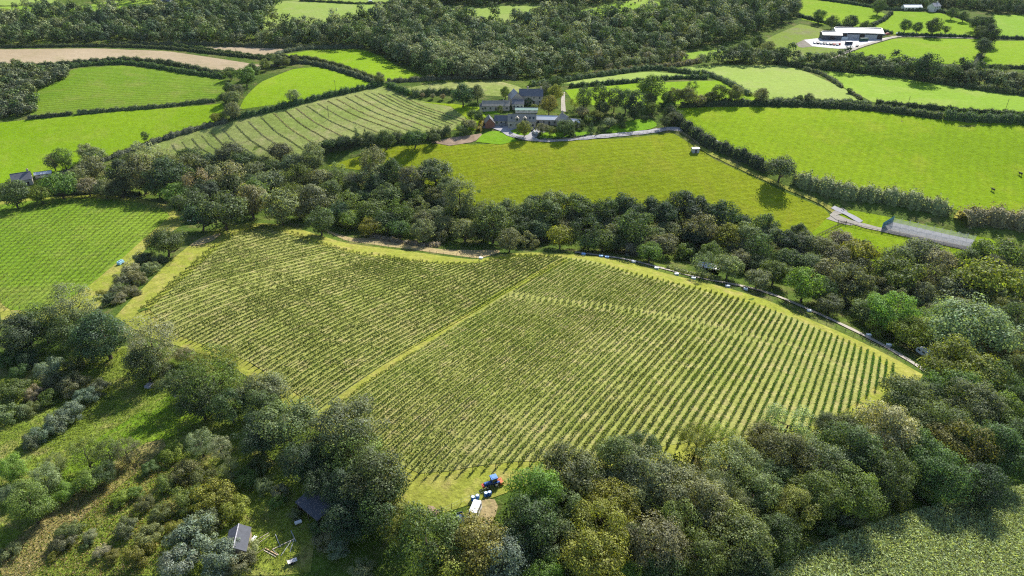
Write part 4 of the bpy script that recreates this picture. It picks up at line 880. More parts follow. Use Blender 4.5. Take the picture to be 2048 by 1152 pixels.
house('gable_house', 'tall gabled house with lichen yellow roof at the right of the courtyard', 'house', 1129, 256, 9.0, 7.0, 4.0, 3.4, T90 + .35, M['stone'], M['warmslate'], 2, chim=(3.4,))
house('garden_room', 'small white roofed garden room right of the tall gabled house', 'outbuilding', 1150, 251, 5.6, 4.2, 2.4, 1.3, -.3, M['render'], M['whitemetal'], 2)
house('pool_house', 'low green glazed pool house behind the dormer house', 'outbuilding', 1053, 224, 13.0, 3.6, 1.6, .9, -.02, M['render'], M['greenglass'], 4, door=False)
house('cottage', 'slate roofed cottage half hidden in trees at the far left', 'house', 48, 368, 8.5, 6.6, 3.2, 2.8, .55, M['stone'], M['slate'], 2, chim=(3.4,), group='scattered houses')
house('green_tunnel', 'small white roofed lean-to beside the cottage at far left', 'outbuilding', 88, 352, 7.5, 3.2, 1.6, .8, .45, M['render'], M['whitemetal'], 2, door=False, group='scattered houses')
house('white_bungalow', 'long white roofed bungalow at the top edge of the pastures', 'house', 1822, 20, 17, 7, 2.8, 2.0, 0, M['render'], M['whitemetal'], 5, group='scattered houses')
house('white_house', 'white rendered house beside the bungalow at the top right', 'house', 1866, 22, 10, 7, 4.6, 2.6, .5, M['render'], M['slate'], 3, chim=(3,), group='scattered houses')
house('blue_roofed_house', 'distant house with pale blue grey roof among the top left trees', 'house', 333, 12, 13, 8, 4.6, 3.0, -.2, M['render'], M['slate'], 3, chim=(4,), group='scattered houses')
# cattle barn in two spans
def barn(label, px, py, L, D, wh, rh, yaw, wall, roof, bays):
    P, _ = G(px, py); r = empty('cattle_barn', P, yaw); tag(r, label, 'barn', 'farmyard sheds')
    MB().prism([(-D/2, -2.0), (D/2, -2.0), (D/2, wh), (0, wh + rh), (-D/2, wh)], 'x', -L/2, L/2).build('wall', wall, r)
    k = rh / (D/2); rf = MB()
    for s in (-1, 1):
        e = (s*(D/2 + .5), wh - .5*k + .05); rf.prism([e, (0, wh + rh + .05), (0, wh + rh + .17), (e[0], e[1] + .12)], 'x', -L/2 - .5, L/2 + .5)
    ro = rf.build('roof', roof, r); MB().box(-L/2, L/2, -.4, .4, wh + rh + .17, wh + rh + .45).build('ridge_vent', M['greymetal'], ro)
    for i in range(bays):
        x = -L/2 + L * (i + .5) / bays
        if i % 3 == 1:
            f = MB().box(x - 2, x + 2, -D/2 - .12, -D/2 - .003, -.3, wh - .8).build('sliding_door', M['darkboards'], r)
            MB().box(x - 2.2, x + 2.2, -D/2 - .2, -D/2 - .125, wh - .8, wh - .6).build('door_rail', M['greymetal'], f)
        else: MB().box(x - 2.3, x + 2.3, -D/2 - .06, -D/2 - .003, wh - 1.5, wh - .4).build('wall_vent', M['darkmetal'], r)
    return r
barn('long pale roofed cattle barn in the top right farmyard', 1712, 74, 37, 15, 4.6, 2.6, -.14, M['greymetal'], M['greymetal'], 8)
barn('lower dark walled barn at the left of the long pale barn', 1660, 77, 15, 10, 3.6, 1.8, -.10, M['darkmetal'], M['greymetal'], 3)
# cars
def car_profile(kind):
    if kind == 'van': return [(-2.2,.35),(2.2,.35),(2.25,.95),(1.55,1.15),(1.0,2.0),(-2.15,2.05),(-2.25,1.2)]
    return [(-2.05,.32),(2.05,.32),(2.1,.72),(1.15,.92),(.55,1.42),(-1.15,1.46),(-1.85,1.0),(-2.1,.9)]
def prism_y(prof, y0, y1, inset=.12):
    n = len(prof); zm = max(p[1] for p in prof); mb = MB()
    A = [(x, y0 + inset * max(0, (z - .9)) / (zm - .9 + .01), z) for x, z in prof]; B = [(x, y1 - inset * max(0, (z - .9)) / (zm - .9 + .01), z) for x, z in prof]
    return mb.add(A + B, [tuple(range(n)), tuple(range(2*n-1, n-1, -1))] + [(i, n+i, n+(i+1) % n, (i+1) % n) for i in range(n)])
wheel_me = MB().tube((0,-.1,0),(0,.1,0), .32, .32, 12).mesh('wheel'); wheel_me.materials.append(M['rubber'])
rim_me = MB().tube((0,-.112,0),(0,.112,0), .19, .19, 10).mesh('rim'); rim_me.materials.append(M['greymetal'])
CARM = {}
for kd in ('car', 'van'):
    b = prism_y(car_profile(kd), -.88, .88).mesh('body'); b.materials.append(M['paint'])
    if kd == 'car': g_ = MB().box(-1.2, .62, -.895, .895, .98, 1.32, .12, .05).box(.62, 1.12, -.72, .72, .95, 1.30, .0, .05)
    else: g_ = MB().add([(1.02,-.72,1.9),(1.02,.72,1.9),(1.50,.78,1.2),(1.50,-.78,1.2),(1.07,-.72,1.93),(1.07,.72,1.93),(1.56,.78,1.2),(1.56,-.78,1.2)], [(3,2,1,0),(4,5,6,7),(0,1,5,4),(1,2,6,5),(2,3,7,6),(3,0,4,7)]).box(-1.9, .85, -.9, .9, 1.25, 1.75, .1, .06)
    gm = g_.mesh('windows'); gm.materials.append(M['glass']); CARM[kd] = (b, gm)
def car(px, py, yaw, col, label, kind='car', group='vehicles in the farmyard', cat='car', detail=False, s=1.0):
    P, _ = G(px, py); r = empty('parked_' + kind, P + np.array([0, 0, .12]), yaw, s); tag(r, label, cat, group)
    b = link('body', CARM[kind][0], None, r); ocol(b, col); link('window_band', CARM[kind][1], None, r)
    for x in (-1.35, 1.35):
        for y in (-.8, .8):
            w_ = link('wheel', wheel_me, None, r); w_.location = (x, y, .32); link('rim', rim_me, None, w_)
    if detail:
        for y in (-.62, .62):
            ocol(MB().box(2.18, 2.29, y - .2, y + .2, .72, .92).build('headlight', M['paint'], r), (.8, .82, .85))
            MB().box(.95, 1.1, y * 1.55 - .1, y * 1.55 + .1, 1.2, 1.45).build('wing_mirror', M['rubber'], r)
        MB().box(2.2, 2.33, -.85, .85, .38, .62).build('bumper', M['rubber'], r)
        MB().box(-1.7, .7, -.6, -.55, 2.06, 2.12).box(-1.7, .7, .55, .6, 2.06, 2.12).build('roof_rack', M['greymetal'], r)
    return r
car(949, 1032, yaw_of((959, 1008), (938, 1062)), (.82, .83, .85), 'white van parked under the trees below the blue tractor', 'van', None, 'van', True, 1.05)
CC = [((.75,.76,.78),'white'),((.03,.03,.035),'black'),((.72,.74,.76),'white'),((.05,.06,.08),'black'),((.7,.72,.74),'white'),((.03,.03,.03),'black'),((.45,.05,.04),'red'),((.35,.36,.38),'silver')]
for i, (c, n) in enumerate(CC):
    car(1629 + i * 6.4, 86.5 + i * .55, 1.35, c, '%s car in the row before the dark walled barn, %s from the left' % (n, ordinal(i + 1)))
car(1757, 73, .3, (.75,.77,.8), 'white car right of the long pale barn'); car(1766, 71, .3, (.4,.42,.45), 'grey car beside the barn track'); car(1775, 69.5, .3, (.4,.06,.05), 'red car at the right end of the barn'); car(1797, 69, .1, (.55,.68,.8), 'pale blue car on the barn lane under the oaks')
car(1714, 93, 1.0, (.03,.03,.03), 'black car at the yard entrance', 'car'); car(742, 6, .1, (.8,.8,.82), 'white van on the lane across the top left pale field', 'van', 'vehicles on lanes', 'van')
car(1062, 260, 1.9, (.12,.13,.15), 'dark car parked on the farm courtyard', 'car', 'vehicles by the farmhouse'); car(1070, 268, 2.0, (.5,.5,.52), 'silver car beside the round courtyard tree', 'car', 'vehicles by the farmhouse')
car(1006, 252, .2, (.2,.21,.23), 'grey car by the brick garage', 'car', 'vehicles by the farmhouse'); car(860, 7, 0, (.7,.7,.7), 'white car far up the top lane', 'car', 'vehicles on lanes')
def crate_box(name, label, cat, px, py, L, D, H, yaw, col, mat='matt', group=None, lid=.0, lidcol=None):
    P, _ = G(px, py); r = empty(name, P, yaw); tag(r, label, cat, group)
    mb = MB().box(-L/2, L/2, -D/2, D/2, -.1, H)
    for x in (-L/2 - .025, L/2 - .04): mb.box(x, x + .065, -D/2 - .02, -D/2 + .05, -.1, H - .02)
    ocol(mb.build('body', M[mat], r), col)
    ocol(MB().box(-L/2 - .06, L/2 + .06, -D/2 - .06, D/2 + .06, H + .003, H + .10 + lid).build('lid', M[mat], r), lidcol or col)
    return r
crate_box('skip_container', 'dark green container left of the yard track by the barn', 'container', 1727, 82, 6.5, 2.4, 2.2, .1, (.02,.07,.05), group='containers in the farmyard')
crate_box('skip_container', 'long pale container in front of the long barn', 'container', 1683, 79, 9, 2.4, 2.0, .0, (.55,.58,.58), group='containers in the farmyard')
crate_box('skip_container', 'dark container with white top in the middle of the yard', 'container', 1697, 89, 5, 2.6, 2.4, .1, (.03,.04,.06), group='containers in the farmyard', lidcol=(.7,.72,.75))
crate_box('machinery_crate', 'red crate between cars and containers in the farmyard', 'crate', 1676, 90, 3, 2, 1.4, .2, (.35,.06,.04), group='containers in the farmyard')
# white boxes along the gravel track
for i, (x, y) in enumerate([(962,518),(1167,510),(1202,514),(1214,516),(1267,525),(1313,538),(1353,550),(1387,558),(1455,574),(1491,580),(1618,623),(1737,672),(1777,692)]):
    blue = i in (1, 2, 3)
    crate_box('track_box', '%s box beside the vineyard fence, %s from the left' % ('pale blue' if blue else 'white', ordinal(i + 1)), 'box', x, y, 1.5, .9, .7, rnd.uniform(-.5, .2), (.25,.42,.7) if blue else (.78,.79,.8), group='boxes along the vineyard fence')
# ------------------------------------------------------------------ fences
def fence(label, pix, height=1.15, step=3.0, rails=0, wires=2, mat='post', name='wire_fence', thick=.07, cap=98):
    Q, _ = hits(smooth_line(pix, 5)); L = resample(Q[:, :2], 1.0); tot = (len(L) - 1); step = max(step, tot / cap)
    Pp = resample(L, step); z = hgt(Pp[:, 0], Pp[:, 1]); r = empty(name, (Pp[0, 0], Pp[0, 1], z[0])); tag(r, label, 'fence', 'fences')
    o0 = np.array([Pp[0, 0], Pp[0, 1], z[0]])
    pm = MB().tube((0, 0, -.25), (0, 0, height), thick, thick * .85, 6).mesh('post'); pm.materials.append(M[mat])
    for p, zz in zip(Pp, z):
        o = link('post', pm, None, r); o.location = (p[0] - o0[0], p[1] - o0[1], zz - o0[2])
    for k in range(rails + wires):
        hh = height * (.35 + .55 * k / max(1, rails + wires - 1)); mb = MB(); rr = .045 if rails else .012
        for i in range(len(Pp) - 1):
            a = np.append(Pp[i], z[i] + hh) - o0; b = np.append(Pp[i+1], z[i+1] + hh) - o0
            if rails: 
                n_ = unit(np.array([-(b-a)[1], (b-a)[0], 0])) * .03; u = np.array([0, 0, .06])
                mb.add([a-n_-u, a+n_-u, a+n_+u, a-n_+u, b-n_-u, b+n_-u, b+n_+u, b-n_+u], [(0,1,2,3), (7,6,5,4), (0,4,5,1), (1,5,6,2), (2,6,7,3), (3,7,4,0)])
            else: mb.tube(a, b, rr, rr, 3, False)
        mb.build('rail' if rails else 'wire', M[mat] if rails else M['greymetal'], r)
    return r
fence('dark post and wire fence along the dry verge behind the left vineyard', [(540,446),(600,452),(642,463),(690,482),(750,492),(830,502),(900,511),(958,518),(1010,506),(1060,503)], 1.3, 3.2)
fence('post and wire fence on the vineyard side of the gravel track', [(1062,503),(1150,507),(1240,520),(1330,544),(1440,569),(1540,598),(1610,631),(1690,664),(1760,698),(1820,728),(1858,752)], 1.3, 3.4)
fence('wire fence behind the blue tractor at the bottom field corner', [(884,1026),(905,1016),(925,1006),(947,997),(972,984),(998,976)], 1.4, 2.6, thick=.06)
fence('dark post and rail fence along the paddock track', [(1690,448),(1740,460),(1800,473),(1870,489),(1936,504)], 1.2, 2.4, rails=2, wires=0, name='rail_fence')
fence('short dark rail fence closing the left side of the paddock', [(1633,473),(1660,460),(1688,447)], 1.2, 2.2, rails=3, wires=0, name='rail_fence')
fence('pale post and rail fence along the farm drive', [(1020,270),(1040,279),(1080,284),(1130,281),(1200,275),(1280,268),(1345,262),(1375,274),(1398,292)], 1.15, 2.6, rails=2, wires=0, mat='palepost', name='rail_fence')
fence('thin wire fence between the far left vineyard and the scrub strip', [(215,592),(240,555),(262,520),(290,495),(312,478)], 1.2, 3.0)
fence('wire fence around the far left vineyard headland', [(260,395),(320,405),(362,420),(376,436)], 1.2, 2.6)
def gate(label, p, q, h=1.25):
    Q, _ = hits([p, q]); r = empty('field_gate', Q[0], math.atan2(*(Q[1] - Q[0])[:2][::-1])); tag(r, label, 'gate', 'gates'); L = float(np.hypot(*(Q[1] - Q[0])[:2]))
    for x in (0, L): MB().box(x - .1, x + .1, -.1, .1, -.3, h + .35).build('gate_post', M['post'], r)
    mb = MB()
    for z in (.2, .5, .8, h): mb.tube((.1, 0, z), (L - .1, 0, z), .04, .04, 5)
    for a, b in ((.1, L/2), (L/2, L - .1)): mb.tube((a, 0, .2), (b, 0, h), .035, .035, 5); mb.tube((a, .04, h), (b, .04, .2), .035, .035, 5)
    mb.build('gate_frame', M['post'], r)
gate('dark cross braced field gates where the paddock track begins', (1676,446), (1692,448))
gate('wooden gate and thick post beside the bare earth patch', (870,1030), (884,1025))
field('bare_patch', [(855,1012),(863,1008),(871,1020),(882,1030),(872,1037),(861,1028)], M['earth'], .5, 2, 4)
field('bare_patch', [(1408,472),(1424,464),(1440,462),(1428,474),(1412,480)], GR['straw'], .5, 3)
field('bare_patch', [(378,492),(400,478),(430,470),(445,466),(430,480),(400,492)], GR['straw'], .5, 3)
field('bare_patch', [(932,1050),(944,1020),(962,1002),(985,998),(996,1012),(985,1045),(962,1072),(938,1076)], GR['straw'], .42, 2, 5)
# ------------------------------------------------------------------ tractor
P, _ = G(984, 971); yw = yaw_of((1000, 966), (968, 976))
tr = empty('tractor', P + np.array([0, 0, .02]), yw, 1.0); tag(tr, 'compact blue tractor with cab and orange rear mower on the field corner', 'tractor')
BLUE = (.02, .085, .30); ORG = (.42, .12, .035)
ocol(MB().box(.15, 1.75, -.36, .36, .75, 1.28, .05, .07).box(1.55, 1.80, -.34, .34, .62, 1.15).build('hood', M['paint'], tr), BLUE)
ocol(MB().box(-1.1, 1.5, -.28, .28, .48, .78).build('chassis', M['paint'], tr), (.05, .05, .06))
cab = MB()
for x in (-1.0, .15):
    for y in (-.62, .62): cab.box(x - .045, x + .045, y - .045, y + .045, 1.0, 2.28)
cab.box(-1.0, .15, -.66, .66, .85, 1.08); ocol(cab.build('cab_frame', M['paint'], tr), BLUE)
MB().box(-.94, .09, -.655, -.635, 1.1, 2.2).box(-.94, .09, .635, .655, 1.1, 2.2).box(.16, .18, -.56, .56, 1.3, 2.2).box(-1.03, -1.01, -.56, .56, 1.2, 2.2).build('cab_window', M['glass'], tr)
ocol(MB().box(-1.22, .38, -.78, .78, 2.283, 2.42, .08, .08).box(-.9, .05, -.5, .5, 2.42, 2.47).build('cab_roof', M['paint'], tr), (.10, .21, .45))
MB().box(-.75, -.25, -.28, .28, .85, 1.2).box(-.8, -.68, -.28, .28, 1.2, 1.7).build('seat', M['rubber'], tr)
for y in (-.72, .72):
    w_ = MB().tube((-.78, y - .17, .62), (-.78, y + .17, .62), .62, .62, 16).build('rear_wheel', M['rubber'], tr); ocol(MB().tube((-.78, y - .185, .62), (-.78, y + .185, .62), .33, .33, 12).build('rim', M['paint'], w_), (.75, .75, .7))
    w_ = MB().tube((1.2, y*.9 - .12, .40), (1.2, y*.9 + .12, .40), .40, .40, 14).build('front_wheel', M['rubber'], tr); ocol(MB().tube((1.2, y*.9 - .13, .40), (1.2, y*.9 + .13, .40), .2, .2, 10).build('rim', M['paint'], w_), (.75, .75, .7))
    ocol(MB().box(-1.4, -.15, y - .2, y + .2, 1.27, 1.33).box(-1.45, -1.39, y - .2, y + .2, .95, 1.33).build('mudguard', M['paint'], tr), BLUE)
MB().tube((1.0, -.22, 1.25), (1.0, -.22, 2.0), .04, .04, 7).build('exhaust_pipe', M['rubber'], tr)
ocol(MB().box(1.82, 2.15, -.42, .42, .45, .95).box(2.0, 2.3, -.5, .5, .75, .85).build('front_weight', M['paint'], tr), (.5, .06, .03))
mw = ocol(MB().box(-2.55, -1.6, -.85, .85, .25, .72, .12, .05).build('rear_mower', M['paint'], tr), ORG)
ocol(MB().box(-1.6, -1.35, -.5, .5, .5, .9).tube((-1.5, 0, .9), (-2.1, 0, 1.15), .06).build('linkage', M['paint'], mw), (.5, .12, .05))
# trailer, drums
P, _ = G(922, 1040); t = empty('box_trailer', P, yaw_of((915, 1030), (926, 1056))); tag(t, 'dark blue flat trailer parked left of the white van', 'trailer')
ocol(MB().box(-1.3, 1.3, -.7, .7, .45, .55).box(-1.3, 1.3, -.72, -.66, .55, .85).box(-1.3, 1.3, .66, .72, .55, .85).box(-1.36, -1.3, -.72, .72, .5, .85).build('bed', M['paint'], t), (.03, .05, .11))
ocol(MB().tube((1.3, 0, .48), (2.1, 0, .42), .05, .05, 6).build('drawbar', M['paint'], t), (.05, .05, .06))
for y in (-.8, .8):
    w_ = link('wheel', wheel_me, None, t); w_.location = (0, y, .3)
for i, (x, y, lab) in enumerate([(946, 1000, 'blue plastic drum left of the pair behind the white van'), (955, 997, 'blue plastic drum right of the pair behind the white van'), (972, 992, 'blue plastic drum nearest the tractor fence'), (979, 990, 'blue plastic drum at the right end by the fence')]):
    P, _ = G(x, y); d = empty('plastic_drum', P, i); tag(d, lab, 'drum', 'blue drums by the fence')
    mb = MB().tube((0,0,0), (0,0,.95), .42, .42, 14)
    for z in (.3, .62): mb.tube((0,0,z), (0,0,z+.05), .445, .445, 14)
    ocol(mb.build('barrel', M['paint'], d), (.03, .13, .4)); ocol(MB().tube((0,0,.953), (0,0,1.02), .36, .34, 14).build('lid', M['paint'], d), (.55, .65, .78))
# caravan
P, _ = G(1849, 712); cv = empty('caravan', P, yaw_of((1830, 700), (1868, 720))); tag(cv, 'old white caravan parked on grass beside the gravel track', 'caravan')
cv.scale = (1.05, 1.05, 1.05)
ocol(prism_y([(-2.7,.45),(2.7,.45),(2.85,1.2),(2.6,2.15),(2.1,2.45),(-2.1,2.45),(-2.75,2.0),(-2.9,1.3)], -1.05, 1.05, .06).build('body', M['paint'], cv), (.74, .76, .76))
ocol(MB().box(-2.1, 2.1, -1.0, 1.0, 2.453, 2.53, .1, .1).build('roof', M['paint'], cv), (.82, .83, .84))
for x in (-1.7, 0.0, 1.6): MB().box(x - .45, x + .45, -1.075, -1.035, 1.35, 1.9).build('window', M['glass'], cv)
MB().add([(2.72,-.7,1.3),(2.72,.7,1.3),(2.55,.7,1.95),(2.55,-.7,1.95),(2.86,-.7,1.3),(2.86,.7,1.3),(2.68,.7,1.95),(2.68,-.7,1.95)], [(3,2,1,0),(4,5,6,7),(0,1,5,4),(1,2,6,5),(2,3,7,6),(3,0,4,7)]).build('end_window', M['glass'], cv)
ocol(MB().box(.55, 1.1, -1.085, -1.05, .55, 2.05).build('door', M['paint'], cv), (.66, .68, .68))
for y in (-1.0, 1.0):
    w_ = link('wheel', wheel_me, None, cv); w_.location = (0, y, .32); link('rim', rim_me, None, w_)
MB().tube((2.7, 0, .5), (3.8, 0, .45), .05).build('tow_bar', M['darkmetal'], cv)
# light blue water bowser
P, _ = G(242, 528); b = empty('small_trailer', P, yaw_of((236, 530), (250, 522))); tag(b, 'small light blue trailer with dark hatches beside the far left vineyard', 'trailer')
ocol(MB().box(-1.3, 1.3, -.75, .75, .35, 1.35, .12, .10).build('body', M['paint'], b), (.30, .55, .72))
for x in (-.55, .55): ocol(MB().box(x - .35, x + .35, -.4, .4, 1.353, 1.40).build('hatch', M['paint'], b), (.05, .07, .09))
for y in (-.75, .75):
    w_ = link('wheel', wheel_me, None, b); w_.location = (0, y, .3)
MB().tube((1.3, 0, .45), (2.1, 0, .4), .05).build('drawbar', M['darkmetal'], b)
# ------------------------------------------------------------------ sheds
def shed(name, label, px, py, L, D, wh, rh, yaw, wall, roof, cat='shed'):
    P, _ = G(px, py); r = empty(name, P, yaw); tag(r, label, cat, 'sheds')
    MB().prism([(-D/2, -.5), (D/2, -.5), (D/2, wh), (0, wh + rh), (-D/2, wh)], 'x', -L/2, L/2).build('wall', wall, r)
    k = rh / (D/2); rf = MB()
    for s in (-1, 1):
        e = (s*(D/2 + .22), wh - .22*k + .02); rf.prism([e, (0, wh + rh + .02), (0, wh + rh + .09), (e[0], e[1] + .07)], 'x', -L/2 - .2, L/2 + .2)
    ro = rf.build('roof', roof, r); MB().box(-L/2 - .2, L/2 + .2, -.1, .1, wh + rh + .08, wh + rh + .14).build('ridge_cap', M['greymetal'], ro)
    d = MB().box(-.45, .45, -D/2 - .05, -D/2 - .003, 0, 1.8).build('door', M['darkboards'], r); MB().box(.28, .36, -D/2 - .09, -D/2 - .052, .85, .95).build('handle', M['greymetal'], d)
    MB().box(L/2 + .003, L/2 + .05, -.35, .35, 1.0, 1.5).build('window', M['glass'], r)
    return r
shed('timber_shed', 'timber shed with dark felt roof at the bottom left by the lumber', 480, 1098, 5.6, 3.9, 2.5, 1.3, yaw_of((472, 1106), (483, 1055)) + math.pi, M['boards'], M['felt'])
shed('field_shelter', 'small grey box shelter in the corner of the olive green meadow', 1390, 304, 3.6, 2.8, 2.2, .25, .1, M['greymetal'], M['greymetal'])
def lean_to(name, label, px, py, L, D, h0, h1, yaw, roof, wall, cat='shelter', walls=True):
    P, _ = G(px, py); r = empty(name, P, yaw); tag(r, label, cat, 'sheds')
    MB().add([(-L/2-.25,-D/2-.25,h0),(L/2+.25,-D/2-.25,h0),(L/2+.25,D/2+.25,h1),(-L/2-.25,D/2+.25,h1),(-L/2-.25,-D/2-.25,h0+.1),(L/2+.25,-D/2-.25,h0+.1),(L/2+.25,D/2+.25,h1+.1),(-L/2-.25,D/2+.25,h1+.1)], [(3,2,1,0),(4,5,6,7),(0,1,5,4),(1,2,6,5),(2,3,7,6),(3,0,4,7)]).build('roof', roof, r)
    n = max(2, int(L / 2.5) + 1)
    for i in range(n):
        x = -L/2 + L * i / (n - 1)
        MB().box(x - .07, x + .07, -D/2, -D/2 + .14, -.6, h0).build('post', M['post'], r); MB().box(x - .07, x + .07, D/2 - .14, D/2, -.6, h1 - .02).build('post', M['post'], r)
    if walls:
        MB().box(-L/2, L/2, D/2 - .2, D/2 - .15, -.5, h1 - .1).build('back_wall', wall, r)
        MB().prism([(-D/2 + .15, -.5), (D/2 - .2, -.5), (D/2 - .2, h1 - .1), (-D/2 + .15, h0 - .05)], 'x', -L/2 + .08, -L/2 + .14).build('side_wall', wall, r)
        MB().prism([(-D/2 + .15, -.5), (D/2 - .2, -.5), (D/2 - .2, h1 - .1), (-D/2 + .15, h0 - .05)], 'x', L/2 - .14, L/2 - .08).build('side_wall', wall, r)
    return r
lean_to('open_barn', 'dark ramshackle barn with sheet roof in the shade of the big trees', 640, 1024, 7.2, 5.6, 2.6, 3.8, yaw_of((606, 1008), (640, 1036)), M['felt'], M['darkboards'], 'barn')
lean_to('open_shelter', 'long open shelter with white sheet roof among the stream bushes', 1417, 541, 8.6, 3.4, 2.0, 2.5, yaw_of((1395, 536), (1440, 547)), M['whitemetal'], M['darkboards'])
lean_to('lumber_lean_to', 'pale sheet lean-to under trees between the two vineyards', 388, 446, 4.0, 2.4, 1.6, 2.0, .2, M['whitemetal'], M['boards'])
# lumber heap beside the timber shed
LUM = [((503,1083),(512,1072),.75,.06,'white'),((512,1082),(538,1066),.14,.12,'pale'),((516,1088),(540,1070),.12,.12,'pale'),((545,1100),(590,1078),.20,.18,'pale'),((551,1069),(561,1095),.16,.14,'grey'),((582,1062),(592,1084),.16,.14,'grey'),
       ((588,1080),(580,1105),.14,.12,'grey'),((583,1082),(562,1112),.12,.12,'grey'),((528,1101),(552,1114),.22,.14,'pale'),((531,1098),(556,1112),.20,.30,'tan'),((512,1108),(532,1096),.10,.10,'pale'),((546,1100),(558,1111),.10,.1,'grey')]
for i, (p, q, w_, h_, c) in enumerate(LUM):
    Q, _ = hits([p, q]); d = Q[1] - Q[0]; L = float(np.hypot(d[0], d[1])); r = MB().box(0, L, -w_/2, w_/2, .02, .02 + h_, .02, .01)
    o = r.build('white_board' if c == 'white' else 'timber_beam', M['matt']); o.location = Q[0].tolist(); o.rotation_euler = (0, -math.atan2(d[2], L), math.atan2(d[1], d[0]))
    ocol(o, {'white': (.75,.75,.76), 'pale': (.45,.38,.29), 'grey': (.30,.31,.33), 'tan': (.42,.28,.17)}[c])
    tag(o, {'white': 'white board leaning on the ground right of the timber shed', 'pale': 'pale sawn timber lying in the lumber heap, %s from the shed', 'grey': 'weathered grey pole lying in the lumber heap, %s from the shed', 'tan': 'thick tan timber in the middle of the lumber heap'}[c] % ((ordinal(i + 1),) if c in ('pale', 'grey') else ()), 'timber', 'lumber beside the timber shed')
def dome_cloth(name, label, cat, px, py, wx, wy, h, col, seed):
    P, _ = G(px, py); rs = np.random.RandomState(seed); n = 18; V = []; F = []
    for j in range(7):
        for i in range(n):
            a = 6.283 * i / n; r = j / 6; V.append((math.cos(a) * wx * r * rs.uniform(.9, 1.1), math.sin(a) * wy * r * rs.uniform(.9, 1.1), max(-.05, h * (1 - r ** 2.2) * rs.uniform(.6, 1.3)) - (.06 if j == 6 else 0)))
    for j in range(6):
        for i in range(n): F.append((j*n+i, j*n+(i+1) % n, (j+1)*n+(i+1) % n, (j+1)*n+i))
    o = link(name, np_mesh(name, V, F), M['matt']); o.location = P.tolist(); ocol(o, col); tag(o, label, cat); return o
dome_cloth('net_heap', 'grey heap of old netting in the shaded rough meadow', 'netting', 303, 771, 2.0, 1.5, .6, (.30,.29,.30), 1)
dome_cloth('white_sheet', 'crumpled white sheet lying in the rough meadow below the netting', 'sheet', 353, 792, .8, .7, .25, (.7,.68,.7), 2)
P, _ = G(597, 1048); tk = empty('water_tank', P, .5); tag(tk, 'pale cylindrical tank lying on legs near the dark barn', 'tank')
ocol(MB().tube((-.7,0,.55), (.7,0,.55), .38, .38, 14).build('barrel', M['paint'], tk), (.5,.5,.5))
for x in (-.45, .45): MB().box(x-.05, x+.05, -.35, .35, -.1, .25).build('leg', M['post'], tk)
P, _ = G(585, 1125); hc = empty('hand_cart', P, .5); tag(hc, 'old hand cart with two wheels in the shade below the lumber', 'cart')
ocol(MB().box(-.9,.9,-.45,.45,.45,.52).box(-.9,-.84,-.45,.45,.52,.85).build('bed', M['matt'], hc), (.5,.48,.47)); MB().tube((.9,.3,.5),(1.8,.3,.7),.03).tube((.9,-.3,.5),(1.8,-.3,.7),.03).build('handle', M['post'], hc)
for y in (-.5,.5):
    w_ = link('wheel', wheel_me, None, hc); w_.location = (-.1, y, .3)
# ------------------------------------------------------------------ netted court
def net_mat():
    m, nt, out = new_mat('grey_netting'); v = tcoord(nt); n1 = noise(nt, v, 1.6, 4, .7)
    d = nd(nt, 'ShaderNodeBsdfDiffuse'); d.inputs['Color'].default_value = (.27, .28, .30, 1); t = nd(nt, 'ShaderNodeBsdfTransparent'); tl = nd(nt, 'ShaderNodeBsdfTranslucent'); tl.inputs['Color'].default_value = (.46, .47, .48, 1)
    a = nd(nt, 'ShaderNodeMixShader'); a.inputs[0].default_value = .5; nt.links.new(d.outputs[0], a.inputs[1]); nt.links.new(tl.outputs[0], a.inputs[2])
    b = nd(nt, 'ShaderNodeMixShader'); nt.links.new(ramp(nt, n1, [(.3, (.25,)*3), (.7, (.75,)*3)]), b.inputs[0]); nt.links.new(t.outputs[0], b.inputs[1]); nt.links.new(a.outputs[0], b.inputs[2]); nt.links.new(b.outputs[0], out.inputs['Surface']); return m
Q, _ = hits([(1763, 458), (1942, 496), (1950, 480), (1786, 444)]); A, B, Cc, Dd = [q[:2] for q in Q]
o0 = Q[0]; nc = empty('netted_cage', o0); tag(nc, 'long netted sports cage of grey mesh beside the paddock track', 'sports cage')
nu_ = 10
def cg(u, v): return A * (1-u) * (1-v) + B * u * (1-v) + Cc * u * v + Dd * (1-u) * v
pm = MB().tube((0,0,-.3), (0,0,2.6), .05, .045, 6).mesh('post'); pm.materials.append(M['whitemetal']); NETM = net_mat()
V = []; F = []
for i in range(nu_ + 1):
    for v in (0, 1):
        p = cg(i / nu_, v); o = link('post', pm, None, nc); o.location = (p[0]-o0[0], p[1]-o0[1], float(hgt(*p)[0]) - o0[2])
ni, nj = nu_ * 4, 8
for i in range(ni + 1):
    for j in range(nj + 1):
        p = cg(i / ni, j / nj); sag = .45 * abs(math.sin(math.pi * i / 4)) + .25 * math.sin(math.pi * j / nj)
        V.append((p[0]-o0[0], p[1]-o0[1], float(hgt(*p)[0]) - o0[2] + 2.3 - sag))
for i in range(ni):
    for j in range(nj): a = i*(nj+1)+j; F.append((a, a+nj+1, a+nj+2, a+1))
link('roof_net', np_mesh('roof_net', V, F), NETM, nc)
